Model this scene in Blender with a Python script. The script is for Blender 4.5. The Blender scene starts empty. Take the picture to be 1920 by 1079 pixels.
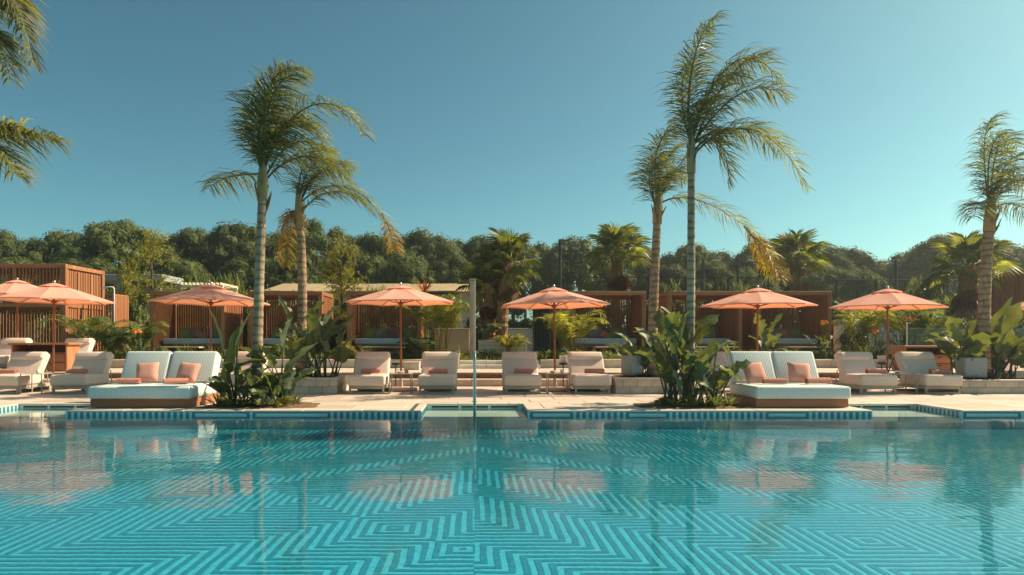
import bpy, bmesh, math, random
from mathutils import Vector, Matrix, Euler
R = math.radians
random.seed(7)
scene = bpy.context.scene
C = scene.collection

# ------------------------------------------------------------------ camera, sky, sun, exposure
F, CX, HY, EYE = 1280.0, 890.0, 640.0, 1.2       # focal length and vanishing point in photo pixels, eye height over the deck
cam = bpy.data.cameras.new('camera'); camo = bpy.data.objects.new('camera', cam); C.objects.link(camo)
camo.location = (0, 0, EYE); camo.rotation_euler = (R(90), 0, 0)
cam.sensor_width = 36.0; cam.lens = 24.0
cam.shift_x = (960 - CX) / 1920.0; cam.shift_y = (HY - 539.5) / 1920.0
cam.clip_start = 0.05; cam.clip_end = 3000
scene.camera = camo

SUN_EL, SUN_DIR = R(41), Vector((0.965, 0.262))
az = math.atan2(SUN_DIR.x, SUN_DIR.y)            # from +Y towards +X
world = bpy.data.worlds.new('World'); scene.world = world; world.use_nodes = True
wn = world.node_tree.nodes; wl = world.node_tree.links
sky = wn.new('ShaderNodeTexSky'); sky.sky_type = 'NISHITA'; sky.sun_disc = False
sky.sun_elevation = SUN_EL; sky.sun_rotation = az
sky.altitude = 0; sky.air_density = 0.7; sky.dust_density = 1.5; sky.ozone_density = 4.0
tint = wn.new('ShaderNodeMix'); tint.data_type = 'RGBA'; tint.blend_type = 'MULTIPLY'
tint.inputs[0].default_value = 1.0; tint.inputs[7].default_value = (0.75, 1.07, 0.68, 1)
gm = wn.new('ShaderNodeGamma'); gm.inputs[1].default_value = 1.2; wl.new(sky.outputs[0], gm.inputs[0]); wl.new(gm.outputs[0], tint.inputs[6]); wl.new(tint.outputs[2], wn['Background'].inputs[0])
wn['Background'].inputs[1].default_value = 0.071
sun = bpy.data.lights.new('sun', 'SUN'); sun.energy = 5.0; sun.angle = R(0.53); sun.color = (1.0, 0.80, 0.56)
suno = bpy.data.objects.new('sun', sun); C.objects.link(suno)
sd = Vector((SUN_DIR.x * math.cos(SUN_EL), SUN_DIR.y * math.cos(SUN_EL), math.sin(SUN_EL)))
suno.rotation_euler = (-sd).to_track_quat('-Z', 'Y').to_euler(); suno.location = (20, 20, 30)
vs = scene.view_settings; vs.view_transform = 'Standard'; vs.look = 'None'; vs.gamma = 1.0; vs.exposure = 0.8

# ------------------------------------------------------------------ helpers
def P(x, y, d):
    return Vector(((x - CX) * d / F, d, EYE - (y - HY) * d / F))
def X(x, d): return (x - CX) * d / F
def Z(y, d): return EYE - (y - HY) * d / F

class MB:
    def __init__(s): s.v = []; s.f = []
    def box(s, c, d, rz=0.0):
        x, y, z = c; a, b, h = d[0] / 2, d[1] / 2, d[2] / 2
        n = len(s.v); cr, sr = math.cos(rz), math.sin(rz)
        for dz in (-h, h):
            for dx, dy in ((-a, -b), (a, -b), (a, b), (-a, b)):
                s.v.append((x + dx * cr - dy * sr, y + dx * sr + dy * cr, z + dz))
        s.f += [(n, n+3, n+2, n+1), (n+4, n+5, n+6, n+7), (n, n+1, n+5, n+4), (n+1, n+2, n+6, n+5), (n+2, n+3, n+7, n+6), (n+3, n, n+4, n+7)]
        return s
    def tube(s, pts, rad, n=8, cap=True):
        pts = [Vector(p) for p in pts]
        if not isinstance(rad, (list, tuple)): rad = [rad] * len(pts)
        rings = []; up = None
        for i, p in enumerate(pts):
            t = (pts[min(i+1, len(pts)-1)] - pts[max(i-1, 0)]).normalized()
            if up is None:
                up = Vector((0, 0, 1)) if abs(t.z) < .9 else Vector((1, 0, 0))
            a = t.cross(up)
            if a.length < 1e-4: a = t.cross(Vector((0.3, 1, 0.2)))
            a.normalize(); b = a.cross(t).normalized(); up = b
            k = len(s.v)
            for j in range(n):
                w = 2 * math.pi * j / n
                q = p + (a * math.cos(w) + b * math.sin(w)) * rad[i]
                s.v.append(tuple(q))
            rings.append(k)
        for i in range(len(rings) - 1):
            for j in range(n):
                s.f.append((rings[i]+j, rings[i]+(j+1) % n, rings[i+1]+(j+1) % n, rings[i+1]+j))
        if cap:
            s.f.append(tuple(rings[0]+j for j in reversed(range(n)))); s.f.append(tuple(rings[-1]+j for j in range(n)))
        return s
    def lathe(s, prof, n=24, c=(0, 0, 0)):
        k0 = len(s.v)
        for r, z in prof:
            for j in range(n):
                w = 2*math.pi*j/n; s.v.append((c[0]+r*math.cos(w), c[1]+r*math.sin(w), c[2]+z))
        for i in range(len(prof)-1):
            for j in range(n):
                s.f.append((k0+i*n+j, k0+i*n+(j+1) % n, k0+(i+1)*n+(j+1) % n, k0+(i+1)*n+j))
        s.f.append(tuple(k0+j for j in reversed(range(n)))); s.f.append(tuple(k0+(len(prof)-1)*n+j for j in range(n)))
        return s
    def poly(s, pts):
        n = len(s.v); s.v += [tuple(p) for p in pts]; s.f.append(tuple(range(n, n+len(pts)))); return s
    def prism(s, poly, z0, z1):
        n = len(s.v); m = len(poly)
        s.v += [(p[0], p[1], z0) for p in poly] + [(p[0], p[1], z1) for p in poly]
        s.f.append(tuple(n+i for i in reversed(range(m)))); s.f.append(tuple(n+m+i for i in range(m)))
        for i in range(m):
            j = (i+1) % m; s.f.append((n+i, n+j, n+m+j, n+m+i))
        return s
    def mesh(s, name, mat, smooth=False):
        me = bpy.data.meshes.new(name); me.from_pydata(s.v, [], s.f); me.update()
        if mat: me.materials.append(mat)
        if smooth: me.polygons.foreach_set('use_smooth', [True] * len(me.polygons))
        return me
    def build(s, name, mat, parent=None, smooth=False, loc=None):
        return link(name, s.mesh(name, mat, smooth), parent, loc)

def link(name, me, parent=None, loc=None, rot=None):
    o = bpy.data.objects.new(name, me); C.objects.link(o)
    if parent: o.parent = parent
    if loc is not None: o.location = loc
    if rot is not None: o.rotation_euler = rot
    return o
def tag(o, label=None, cat=None, group=None, kind=None):
    if label: o['label'] = label
    if cat: o['category'] = cat
    if group: o['group'] = group
    if kind: o['kind'] = kind
    return o
def thing(name, label, cat, loc=(0, 0, 0), rz=0.0, group=None):
    o = bpy.data.objects.new(name, None); C.objects.link(o); o.location = loc; o.rotation_euler = (0, 0, rz)
    o.empty_display_size = .2
    return tag(o, label, cat, group)
def copy_tree(o, parent=None):
    c = o.copy(); C.objects.link(c); c.parent = parent
    for ch in list(o.children): copy_tree(ch, c)
    return c
_rb = {}
def rbox_mesh(size, r, mat, segs=3, name='rounded'):
    k = (tuple(round(x, 4) for x in size), r, mat.name, segs)
    if k in _rb: return _rb[k]
    bm = bmesh.new(); bmesh.ops.create_cube(bm, size=1.0)
    for v in bm.verts: v.co = Vector((v.co.x*size[0], v.co.y*size[1], v.co.z*size[2]))
    bmesh.ops.bevel(bm, geom=list(bm.edges), offset=r, segments=segs, profile=.5, affect='EDGES')
    me = bpy.data.meshes.new(name); bm.to_mesh(me); bm.free(); me.materials.append(mat)
    me.polygons.foreach_set('use_smooth', [segs > 1] * len(me.polygons)); _rb[k] = me
    return me
def rbox(name, size, r, mat, parent, loc, rot=(0, 0, 0), segs=3):
    return link(name, rbox_mesh(size, r, mat, segs, name), parent, loc, rot)
def bez(pts, t):
    pts = list(pts)
    while len(pts) > 1: pts = [pts[i].lerp(pts[i+1], t) for i in range(len(pts)-1)]
    return pts[0]
ORD = ['first', 'second', 'third', 'fourth', 'fifth', 'sixth', 'seventh', 'eighth', 'ninth', 'tenth', 'eleventh', 'twelfth', 'thirteenth',
       'fourteenth', 'fifteenth', 'sixteenth', 'seventeenth', 'eighteenth', 'nineteenth', 'twentieth']

# ------------------------------------------------------------------ materials
M = {}
def mat(name):
    m = bpy.data.materials.new(name); m.use_nodes = True; M[name] = m
    return m, m.node_tree.nodes, m.node_tree.links, m.node_tree.nodes['Principled BSDF']
def ramp(n, l, fac, stops):
    r = n.new('ShaderNodeValToRGB'); e = r.color_ramp.elements
    while len(e) < len(stops): e.new(.5)
    for i, (p, c) in enumerate(stops): e[i].position = p; e[i].color = (*c, 1)
    l.new(fac, r.inputs[0]); return r.outputs[0]
def noise(n, l, scale, detail=4, rough=.55, stretch=None, coord='Object'):
    tc = n.new('ShaderNodeTexCoord'); out = tc.outputs[coord]
    if stretch:
        mp = n.new('ShaderNodeMapping'); mp.inputs['Scale'].default_value = stretch; l.new(out, mp.inputs[0]); out = mp.outputs[0]
    t = n.new('ShaderNodeTexNoise'); t.inputs['Scale'].default_value = scale; t.inputs['Detail'].default_value = detail
    t.inputs['Roughness'].default_value = rough; l.new(out, t.inputs['Vector']); return t.outputs['Fac']
def bump(n, l, b, h, strength, dist=.01):
    bp = n.new('ShaderNodeBump'); bp.inputs['Strength'].default_value = strength; bp.inputs['Distance'].default_value = dist
    l.new(h, bp.inputs['Height']); l.new(bp.outputs[0], b.inputs['Normal'])
def mix(n, l, fac, a, b, mode='MIX'):
    m = n.new('ShaderNodeMix'); m.data_type = 'RGBA'; m.blend_type = mode
    for i, v in ((0, fac), (6, a), (7, b)):
        if isinstance(v, (int, float)): m.inputs[i].default_value = v
        elif isinstance(v, tuple): m.inputs[i].default_value = (*v, 1)
        else: l.new(v, m.inputs[i])
    return m.outputs[2]
def surf(name, c0, c1, scale=3, rough=.7, bstr=.15, bscale=None, stretch=None, rnd=0.12, spec=.4, metal=0, bdist=.01):
    m, n, l, b = mat(name)
    f = noise(n, l, scale, 5, .6, stretch)
    col = ramp(n, l, f, [(.3, c0), (.7, c1)])
    if rnd:
        oi = n.new('ShaderNodeObjectInfo'); rr = ramp(n, l, oi.outputs['Random'], [(0, (1-rnd,)*3), (1, (1+rnd,)*3)])
        col = mix(n, l, 1.0, col, rr, 'MULTIPLY')
    l.new(col, b.inputs['Base Color']); b.inputs['Roughness'].default_value = rough
    b.inputs['Specular IOR Level'].default_value = spec; b.inputs['Metallic'].default_value = metal
    if bstr: bump(n, l, b, noise(n, l, bscale or scale*8, 4, .6, stretch), bstr, bdist)
    return m
surf('paver', (.47, .375, .305), (.60, .495, .415), 2.2, .62, .12, 60, rnd=.15)
surf('coping', (.52, .425, .35), (.62, .52, .44), 2.6, .55, .10, 60, rnd=.05)
surf('stone_wall', (.42, .36, .29), (.60, .52, .42), 4, .75, .3, 40, rnd=.10)
surf('terrazzo', (.56, .51, .44), (.66, .60, .52), 30, .6, .1, 90, rnd=.04)
surf('plaster', (.52, .43, .30), (.60, .50, .36), 1.2, .85, .15, 60, rnd=0)
surf('column_stone', (.26, .22, .165), (.36, .31, .24), 5, .75, .2, 50, rnd=0)
surf('canvas', (.30, .22, .12), (.38, .285, .165), 1.2, .85, .15, 60, rnd=.08)
surf('plaster_white', (.62, .60, .56), (.72, .70, .66), 1.5, .8, .1, 60, rnd=.05)
surf('soil', (.10, .055, .03), (.24, .15, .09), 14, .95, .9, 45, rnd=0, bdist=.03)
surf('ground', (.10, .10, .045), (.20, .17, .09), .5, .95, .6, 8, rnd=0, bdist=.05)
surf('wood', (.25, .095, .042), (.42, .18, .08), 5, .55, .25, 30, (1, 1, .12), rnd=.16)
surf('wood_h', (.25, .095, .042), (.42, .18, .08), 5, .55, .25, 30, (.12, 1, 1), rnd=.16)
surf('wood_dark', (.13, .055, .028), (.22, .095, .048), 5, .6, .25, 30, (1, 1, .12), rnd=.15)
surf('pole_wood', (.24, .075, .03), (.34, .12, .05), 6, .5, .1, 30, (1, 1, .1), rnd=.1)
surf('fabric_beige', (.66, .535, .455), (.72, .60, .515), 3, .9, .25, 350, rnd=.03, spec=.2)
surf('fabric_grey', (.26, .24, .22), (.34, .31, .29), 3, .9, .2, 250, rnd=.1, spec=.2)
surf('fabric_blue', (.55, .62, .63), (.62, .69, .70), 3, .9, .2, 250, rnd=.04, spec=.2)
surf('fabric_green', (.22, .26, .08), (.30, .34, .12), 4, .9, .25, 250, rnd=.12, spec=.2)
surf('fabric_pink', (.60, .27, .20), (.72, .36, .28), 5, .92, .35, 260, rnd=.06, spec=.2)
surf('towel', (.50, .205, .15), (.64, .30, .23), 20, .97, .8, 300, rnd=.07, spec=.1)
surf('metal_taupe', (.33, .31, .26), (.38, .355, .30), 2, .45, .03, 40, rnd=.03)
surf('metal_grey', (.27, .29, .29), (.33, .35, .35), 2, .5, .05, 40, rnd=.03)
surf('metal_black', (.012, .012, .012), (.02, .02, .02), 2, .45, .03, 40, rnd=0)
surf('metal_green', (.010, .022, .018), (.016, .03, .025), 2, .5, .03, 40, rnd=.1)
surf('steel', (.50, .51, .50), (.60, .61, .60), 6, .38, .02, 40, rnd=0, metal=1)
surf('umbrella_base', (.40, .33, .28), (.48, .40, .34), 6, .6, .1, 60, rnd=.05)
surf('ceramic', (.62, .40, .33), (.68, .46, .38), 4, .4, .02, 40, rnd=.1)
surf('speaker', (.27, .29, .27), (.33, .34, .32), 4, .65, .25, 260, rnd=.03)
surf('terracotta', (.35, .14, .08), (.45, .2, .12), 4, .8, .2, 40, rnd=.1)
surf('trunk', (.19, .115, .07), (.42, .29, .19), 9, .9, .8, 22, (1, 1, .5), rnd=.06, bdist=.02)
surf('trunk_ring', (.22, .155, .10), (.42, .325, .225), 9, .9, .7, 22, (1, 1, .3), rnd=.04, bdist=.02)
for nm in ('trunk_ring', 'trunk'):
    n, l = M[nm].node_tree.nodes, M[nm].node_tree.links; b = n['Principled BSDF']; src = b.inputs['Base Color'].links[0].from_socket
    tc = n.new('ShaderNodeTexCoord'); sp = n.new('ShaderNodeSeparateXYZ'); l.new(tc.outputs['Object'], sp.inputs[0])
    ad = n.new('ShaderNodeMath'); ad.operation = 'MULTIPLY_ADD'; ad.inputs[1].default_value = .30; l.new(noise(n, l, 2.2, 3, .6, (.5, .5, 1.6)), ad.inputs[0]); l.new(sp.outputs[2], ad.inputs[2])
    mu = n.new('ShaderNodeMath'); mu.operation = 'MULTIPLY'; mu.inputs[1].default_value = 2*math.pi/.15; l.new(ad.outputs[0], mu.inputs[0])
    si = n.new('ShaderNodeMath'); si.operation = 'SINE'; l.new(mu.outputs[0], si.inputs[0])
    mr = n.new('ShaderNodeMapRange'); mr.inputs[1].default_value = -1; mr.inputs[2].default_value = 1; l.new(si.outputs[0], mr.inputs[0])
    l.new(mix(n, l, 1.0, src, ramp(n, l, mr.outputs[0], [(.03, (.58, .52, .46)), (.30, (1, 1, 1)), (.9, (1, 1, 1)), (1, (1.2, 1.2, 1.2))]), 'MULTIPLY'), b.inputs['Base Color'])
surf('trunk_husk', (.15, .075, .035), (.33, .19, .10), 12, .95, .9, 22, (1, 1, .5), rnd=.1, bdist=.03)
surf('bark', (.07, .05, .035), (.16, .11, .08), 5, .95, .8, 18, (1, 1, .3), rnd=.1, bdist=.04)
surf('crownshaft', (.22, .17, .07), (.34, .21, .10), 5, .6, .2, 20, (1, 1, .2), rnd=.1)
surf('flower', (.75, .10, .02), (.85, .45, .04), 3, .7, 0, rnd=.2)

def leafmat(name, ca, cb, trans=.35, tc=None, rough=.45, spec=.35, vein=False, tip=None):
    m, n, l, b = mat(name)
    g = n.new('ShaderNodeNewGeometry'); oi = n.new('ShaderNodeObjectInfo')
    mid = tuple((p+q)/2 for p, q in zip(ca, cb))
    col = ramp(n, l, g.outputs['Random Per Island'], [(0, ca), (.55, mid), (1, cb)])
    rr = ramp(n, l, oi.outputs['Random'], [(0, (.8,)*3), (1, (1.2,)*3)])
    col = mix(n, l, 1.0, col, rr, 'MULTIPLY')
    f = noise(n, l, 3.0, 3); col = mix(n, l, 1.0, col, ramp(n, l, f, [(.3, (.8, .8, .75)), (.7, (1.2, 1.2, 1.15))]), 'MULTIPLY')
    l.new(col, b.inputs['Base Color']); b.inputs['Roughness'].default_value = rough; b.inputs['Specular IOR Level'].default_value = spec
    tr = n.new('ShaderNodeBsdfTranslucent')
    tcol = mix(n, l, 1.0, col, tc or (1.9, 1.75, .55), 'MULTIPLY'); l.new(tcol, tr.inputs[0])
    mx = n.new('ShaderNodeMixShader'); mx.inputs[0].default_value = trans
    l.new(b.outputs[0], mx.inputs[1]); l.new(tr.outputs[0], mx.inputs[2]); l.new(mx.outputs[0], n['Material Output'].inputs[0])
    return m
leafmat('leaf_queen', (.070, .092, .038), (.18, .18, .075), .5, spec=.5)
leafmat('leaf_dry', (.16, .12, .02), (.32, .22, .05), .45)
leafmat('leaf_fan', (.10, .135, .058), (.22, .235, .10), .55)
leafmat('leaf_fan_dead', (.16, .085, .04), (.30, .17, .09), .25)
leafmat('leaf_banana', (.050, .085, .050), (.10, .14, .085), .28, rough=.48, spec=.3, tc=(3.0, 2.2, .4))
leafmat('leaf_areca', (.15, .175, .035), (.31, .29, .07), .5)
leafmat('leaf_dark', (.052, .085, .042), (.105, .135, .065), .38)
leafmat('leaf_mid', (.085, .125, .045), (.175, .195, .075), .48)
leafmat('leaf_grey', (.10, .125, .075), (.18, .20, .13), .4)
leafmat('leaf_lime', (.15, .165, .03), (.30, .27, .055), .48)
leafmat('leaf_pine', (.055, .082, .028), (.125, .145, .050), .30, rough=.7, spec=.15)
leafmat('leaf_red', (.22, .05, .03), (.35, .12, .05), .35)
leafmat('leaf_grass', (.10, .12, .03), (.22, .21, .07), .4)

def striped(name, ca, cb, scale, axis=0):
    m, n, l, b = mat(name)
    tc = n.new('ShaderNodeTexCoord'); sp = n.new('ShaderNodeSeparateXYZ'); l.new(tc.outputs['Object'], sp.inputs[0])
    mu = n.new('ShaderNodeMath'); mu.operation = 'MULTIPLY'; mu.inputs[1].default_value = scale; l.new(sp.outputs[axis], mu.inputs[0])
    si = n.new('ShaderNodeMath'); si.operation = 'SINE'; l.new(mu.outputs[0], si.inputs[0])
    mr = n.new('ShaderNodeMapRange'); mr.inputs[1].default_value = -1; mr.inputs[2].default_value = 1; l.new(si.outputs[0], mr.inputs[0])
    col = ramp(n, l, mr.outputs[0], [(.3, ca), (.6, cb)]); l.new(col, b.inputs['Base Color'])
    b.inputs['Roughness'].default_value = .9; b.inputs['Specular IOR Level'].default_value = .2
    bump(n, l, b, mr.outputs[0], .35, .006)
striped('ticking', (.46, .56, .57), (.70, .71, .68), 2*math.pi/.032)

m, n, l, b = mat('canopy')
tc = n.new('ShaderNodeTexCoord'); f = noise(n, l, 2.5, 3)
col = ramp(n, l, f, [(.3, (.74, .43, .35)), (.7, (.80, .49, .41))]); l.new(col, b.inputs['Base Color']); b.inputs['Roughness'].default_value = .85
b.inputs['Specular IOR Level'].default_value = .2; bump(n, l, b, noise(n, l, 300, 2), .15, .003)
tr = n.new('ShaderNodeBsdfTranslucent'); tr.inputs[0].default_value = (.82, .25, .095, 1)
mx = n.new('ShaderNodeMixShader'); mx.inputs[0].default_value = .37
l.new(b.outputs[0], mx.inputs[1]); l.new(tr.outputs[0], mx.inputs[2]); l.new(mx.outputs[0], n['Material Output'].inputs[0])

def mosaic(name, ca, cb):
    m, n, l, b = mat(name)
    tc = n.new('ShaderNodeTexCoord'); vo = n.new('ShaderNodeTexVoronoi'); vo.distance = 'CHEBYCHEV'; vo.inputs['Scale'].default_value = 38; vo.inputs['Randomness'].default_value = 0
    l.new(tc.outputs['Object'], vo.inputs['Vector']); sp = n.new('ShaderNodeSeparateColor'); l.new(vo.outputs['Color'], sp.inputs[0])
    col = ramp(n, l, sp.outputs[0], [(0, ca), (1, cb)])
    l.new(col, b.inputs['Base Color']); b.inputs['Roughness'].default_value = .25
mosaic('tile_light', (.035, .33, .45), (.075, .43, .55))
mosaic('tile_dark', (.002, .15, .225), (.008, .21, .295))
mosaic('tile_band', (.40, .56, .60), (.48, .63, .66))
mosaic('tile_band_dark', (.03, .15, .20), (.06, .21, .27))

m, n, l, b = mat('water'); n.remove(b)
tc = n.new('ShaderNodeTexCoord')
def wn_(scale, sx, sy, det):
    mp = n.new('ShaderNodeMapping'); mp.inputs['Scale'].default_value = (sx, sy, 1); l.new(tc.outputs['Object'], mp.inputs[0])
    t = n.new('ShaderNodeTexNoise'); t.inputs['Scale'].default_value = scale; t.inputs['Detail'].default_value = det; t.inputs['Roughness'].default_value = .5
    l.new(mp.outputs[0], t.inputs['Vector']); return t.outputs['Fac']
add = n.new('ShaderNodeMath'); add.operation = 'MULTIPLY_ADD'; l.new(wn_(6.5, .8, 1.6, 2), add.inputs[0]); add.inputs[1].default_value = .22; l.new(wn_(1.3, .7, 1.3, 2), add.inputs[2])
add2 = n.new('ShaderNodeMath'); add2.operation = 'MULTIPLY_ADD'; l.new(wn_(19, .7, 1.9, 2), add2.inputs[0]); add2.inputs[1].default_value = .035; l.new(add.outputs[0], add2.inputs[2])
bp = n.new('ShaderNodeBump'); bp.inputs['Strength'].default_value = .17; bp.inputs['Distance'].default_value = .035; l.new(add2.outputs[0], bp.inputs['Height'])
gl = n.new('ShaderNodeBsdfGlossy'); gl.inputs['Roughness'].default_value = .015; l.new(bp.outputs[0], gl.inputs['Normal'])
tp = n.new('ShaderNodeBsdfTransparent'); tp.inputs[0].default_value = (.76, .97, .98, 1)
fr = n.new('ShaderNodeFresnel'); l.new(bp.outputs[0], fr.inputs['Normal'])
gn = n.new('ShaderNodeNewGeometry'); mr = n.new('ShaderNodeMapRange'); mr.inputs[3].default_value = 1.40; mr.inputs[4].default_value = 1/1.40   # same reflectance from both sides
l.new(gn.outputs['Backfacing'], mr.inputs[0]); l.new(mr.outputs[0], fr.inputs['IOR'])
mx = n.new('ShaderNodeMixShader'); l.new(fr.outputs[0], mx.inputs[0]); l.new(tp.outputs[0], mx.inputs[1]); l.new(gl.outputs[0], mx.inputs[2])
l.new(mx.outputs[0], n['Material Output'].inputs[0])

m, n, l, b = mat('glass'); n.remove(b)
gl = n.new('ShaderNodeBsdfGlossy'); gl.inputs['Roughness'].default_value = .02
tp = n.new('ShaderNodeBsdfTransparent'); tp.inputs[0].default_value = (.86, .92, .92, 1)
fr = n.new('ShaderNodeFresnel'); fr.inputs['IOR'].default_value = 1.5
mx = n.new('ShaderNodeMixShader'); l.new(fr.outputs[0], mx.inputs[0]); l.new(tp.outputs[0], mx.inputs[1]); l.new(gl.outputs[0], mx.inputs[2])
l.new(mx.outputs[0], n['Material Output'].inputs[0])

# ------------------------------------------------------------------ the setting: pool, deck, terrace, ground
EDGE, BACK, WZ, FZ = 11.86, 13.13, -.088, -.32
PX0, PX1, PY0 = -16.0, 17.0, -4.0
REC = [(-8.76, -7.11), (-.92, .92), (6.91, 8.45)]
T1, T2, T3 = 18.1, 18.6, 21.6                  # first riser, second riser, garden wall
Z1, Z2, ZG = .187, .35, .58

g = MB()
g.poly([(-260, -60, -1.0), (260, -60, -1.0), (260, 330, -1.0), (-260, 330, -1.0)])
tag(g.build('ground', M['ground']), kind='structure')
g = MB(); g.box((0, (T3+.3+325)/2, (ZG-.98)/2), (510, 325-T3-.3, ZG+.98))
tag(g.build('garden_ground', M['ground']), kind='structure')

pool = bpy.data.objects.new('pool', None); C.objects.link(pool); tag(pool, kind='structure')
fl = MB(); fl.poly([(PX0, PY0, FZ), (PX1, PY0, FZ), (PX1, EDGE, FZ), (PX0, EDGE, FZ)]); floor = fl.build('pool_floor', M['tile_light'], pool)
# mosaic panels: stripes run along x or y in blocks that meet on 45 degree mitres
from mathutils import noise as mnoise
def wob(a, y, o): return mnoise.noise((a*7+o, y*4.5, o*1.7))*1.6
def clip(poly, nx, ny, c):                       # keep nx*x + ny*y <= c
    out = []
    for i in range(len(poly)):
        p, q = poly[i], poly[(i+1) % len(poly)]; dp, dq = nx*p[0]+ny*p[1]-c, nx*q[0]+ny*q[1]-c
        if dp <= 0: out.append(p)
        if dp*dq < 0: t = dp/(dp-dq); out.append((p[0]+(q[0]-p[0])*t, p[1]+(q[1]-p[1])*t))
    return out
rs = random.Random(5)
def turns(lo, hi, ch):
    t = [lo]
    while t[-1] < hi: t.append(t[-1]+rs.choice(ch))
    v = [0.0]; s_ = 1
    for i in range(len(t)-1): v.append(v[-1]+s_*(t[i+1]-t[i])); s_ = -s_
    return t, v
PER = .185; cells = []
for side in (1, -1):
    tp_, vp_ = turns(-2, 26, [.42, .55, .7, .9, 1.25]); tq_, vq_ = turns(-14-.6*side, 14, [3.9, 5.3, 8.5])
    for i in range(len(tp_)-1):
        for j in range(len(tq_)-1):
            cen = ((tp_[i]+tp_[i+1]+tq_[j]+tq_[j+1])/4, (tp_[i]+tp_[i+1]-tq_[j]-tq_[j+1])/4)
            poly = [((p+q)/2, (p-q)/2) for p, q in ((tp_[i], tq_[j]), (tp_[i+1], tq_[j]), (tp_[i+1], tq_[j+1]), (tp_[i], tq_[j+1]))]
            for (nx, ny, c) in ((1, 0, 11.0), (-1, 0, 0), (0, 1, EDGE-.01), (0, -1, -2.6)):
                if poly: poly = clip(poly, nx, ny, c)
            if len(poly) < 3: continue
            s1, s2 = (1 if i % 2 == 0 else -1), (1 if j % 2 == 0 else -1); g0 = vp_[i]-s1*tp_[i]+vq_[j]-s2*tq_[j]
            gx, gy = s1+s2, s1-s2                # one of them is 0
            ev = [gx*x+gy*y+g0 for x, y in poly]; mb = MB(); k = math.floor(min(ev)/PER)-1
            while k*PER < max(ev):
                st = clip(clip(poly, gx, gy, k*PER+PER*.5-g0), -gx, -gy, -(k*PER-g0)); k += 1
                if len(st) < 3: continue
                lx, ly = (1, 0) if gy else (0, 1); pr = [lx*x+ly*y for x, y in st]; u = math.floor(min(pr)/.09)*.09
                while u < max(pr):
                    pc = clip(clip(st, lx, ly, u+.09), -lx, -ly, -u); u += .09
                    if len(pc) > 2:
                        pts = [(side*x+.007*wob(x, y, side), y+.007*wob(x, y, 9*side), FZ+.003) for x, y in pc]
                        mb.poly(pts if side > 0 else pts[::-1])
            if mb.f: cells.append((cen[1]+abs(cen[0])*.3, mb))
cells.sort(key=lambda c: c[0])
for _, mb in cells[:290]: 
    o = mb.build('mosaic_panel', M['tile_dark'], floor)
rest = MB()
for _, mb in cells[290:]:
    k = len(rest.v); rest.v += mb.v; rest.f += [tuple(i+k for i in f) for f in mb.f]
if rest.f: tag(rest.build('far_mosaic', M['tile_dark'], floor), kind='stuff')
# pool walls with recesses
def poolwall(p0, p1, zt=-.031):
    w = MB(); dx, dy = p1[0]-p0[0], p1[1]-p0[1]; ln = math.hypot(dx, dy)
    c = ((p0[0]+p1[0])/2 - dy/ln*.05*-1*-1, (p0[1]+p1[1])/2 + dx/ln*.05, (zt+FZ-.6)/2)
    w.box(c, (ln, .1, zt-FZ+.6), math.atan2(dy, dx)); return w.build('pool_wall', M['tile_band'], pool)
secs = [(PX0, REC[0][0]), (REC[0][1], REC[1][0]), (REC[1][1], REC[2][0]), (REC[2][1], PX1)]
for a, b_ in secs: poolwall((a, EDGE), (b_, EDGE))
for a, b_ in REC:
    poolwall((a+.004, BACK), (b_-.004, BACK))
    poolwall((a, EDGE+.1), (a, BACK-.002)); poolwall((b_, BACK-.002), (b_, EDGE+.1))
    for k in range(4):                           # submerged steps
        zz = WZ-.045-.045*k; dep = 1.26-.31*k
        st = MB(); st.box(((a+b_)/2, BACK-dep/2-.002, (zz+FZ)/2), (b_-a-.01, dep, zz-FZ)); st.build('pool_step', M['terrazzo'], pool)
        ns = MB(); ns.box(((a+b_)/2, BACK-dep+.058, zz+.002), (b_-a-.012, .12, .012)); ns.build('step_nosing', M['tile_band_dark'], pool)
    sl = MB(); w3 = (b_-a)*.28
    for k in (-1, 0, 1):
        sl = MB(); sl.box(((a+b_)/2+k*(b_-a)*.31, BACK-.0005, -.064), (w3, .006, .034)); sl.build('skimmer_slot', M['metal_black'], pool)
for (a, b_, y) in ((PX0-.1, PX0, 0), (PX1, PX1+.1, 0)):
    w = MB(); w.box(((a+b_)/2, (PY0+EDGE)/2, (FZ-.05)/2), (.1, EDGE-PY0, -FZ+.05)); w.build('pool_wall', M['tile_band'], pool)
w = MB(); w.box(((PX0+PX1)/2, PY0-.05, FZ/2), (PX1-PX0, .1, -FZ)); w.build('pool_wall', M['tile_band'], pool)
# band of mosaic at the waterline: bars and long frames
barm = MB().box((0, 0, 0), (.055, .008, .15)).mesh('wall_tile', M['tile_band_dark'])
def hbar(x0, x1, z0, z1, place):
    mb = MB(); mb.box((0, 0, 0), (x1-x0, .008, z1-z0)); o = mb.build('wall_tile', M['tile_band_dark'], pool); place(o, (x0+x1)/2, (z0+z1)/2)
def band(length, place, seed):
    rb = random.Random(seed); s = .04
    while s < length-.12:
        if rb.random() < .72 or length-s < 1.0:
            for k in range(rb.randint(4, 9)):
                if s+.06 > length: break
                o = link('wall_tile', barm, pool); place(o, s+.03, -.108); s += .108
        else:
            w = min(rb.choice([.75, 1.0, 1.35]), length-s-.1)
            hbar(s, s+w, -.058, -.033, place); hbar(s, s+w, -.178, -.112, place)
            for e in (s+.025, s+w-.025): hbar(e-.025, e+.025, -.1115, -.0585, place)
            s += w+.055
for i, (a, b_) in enumerate(secs):
    def pl(o, s, z, a=a): o.location = (a+s, EDGE-.003, z)
    band(b_-a, pl, 20+i)
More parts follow.
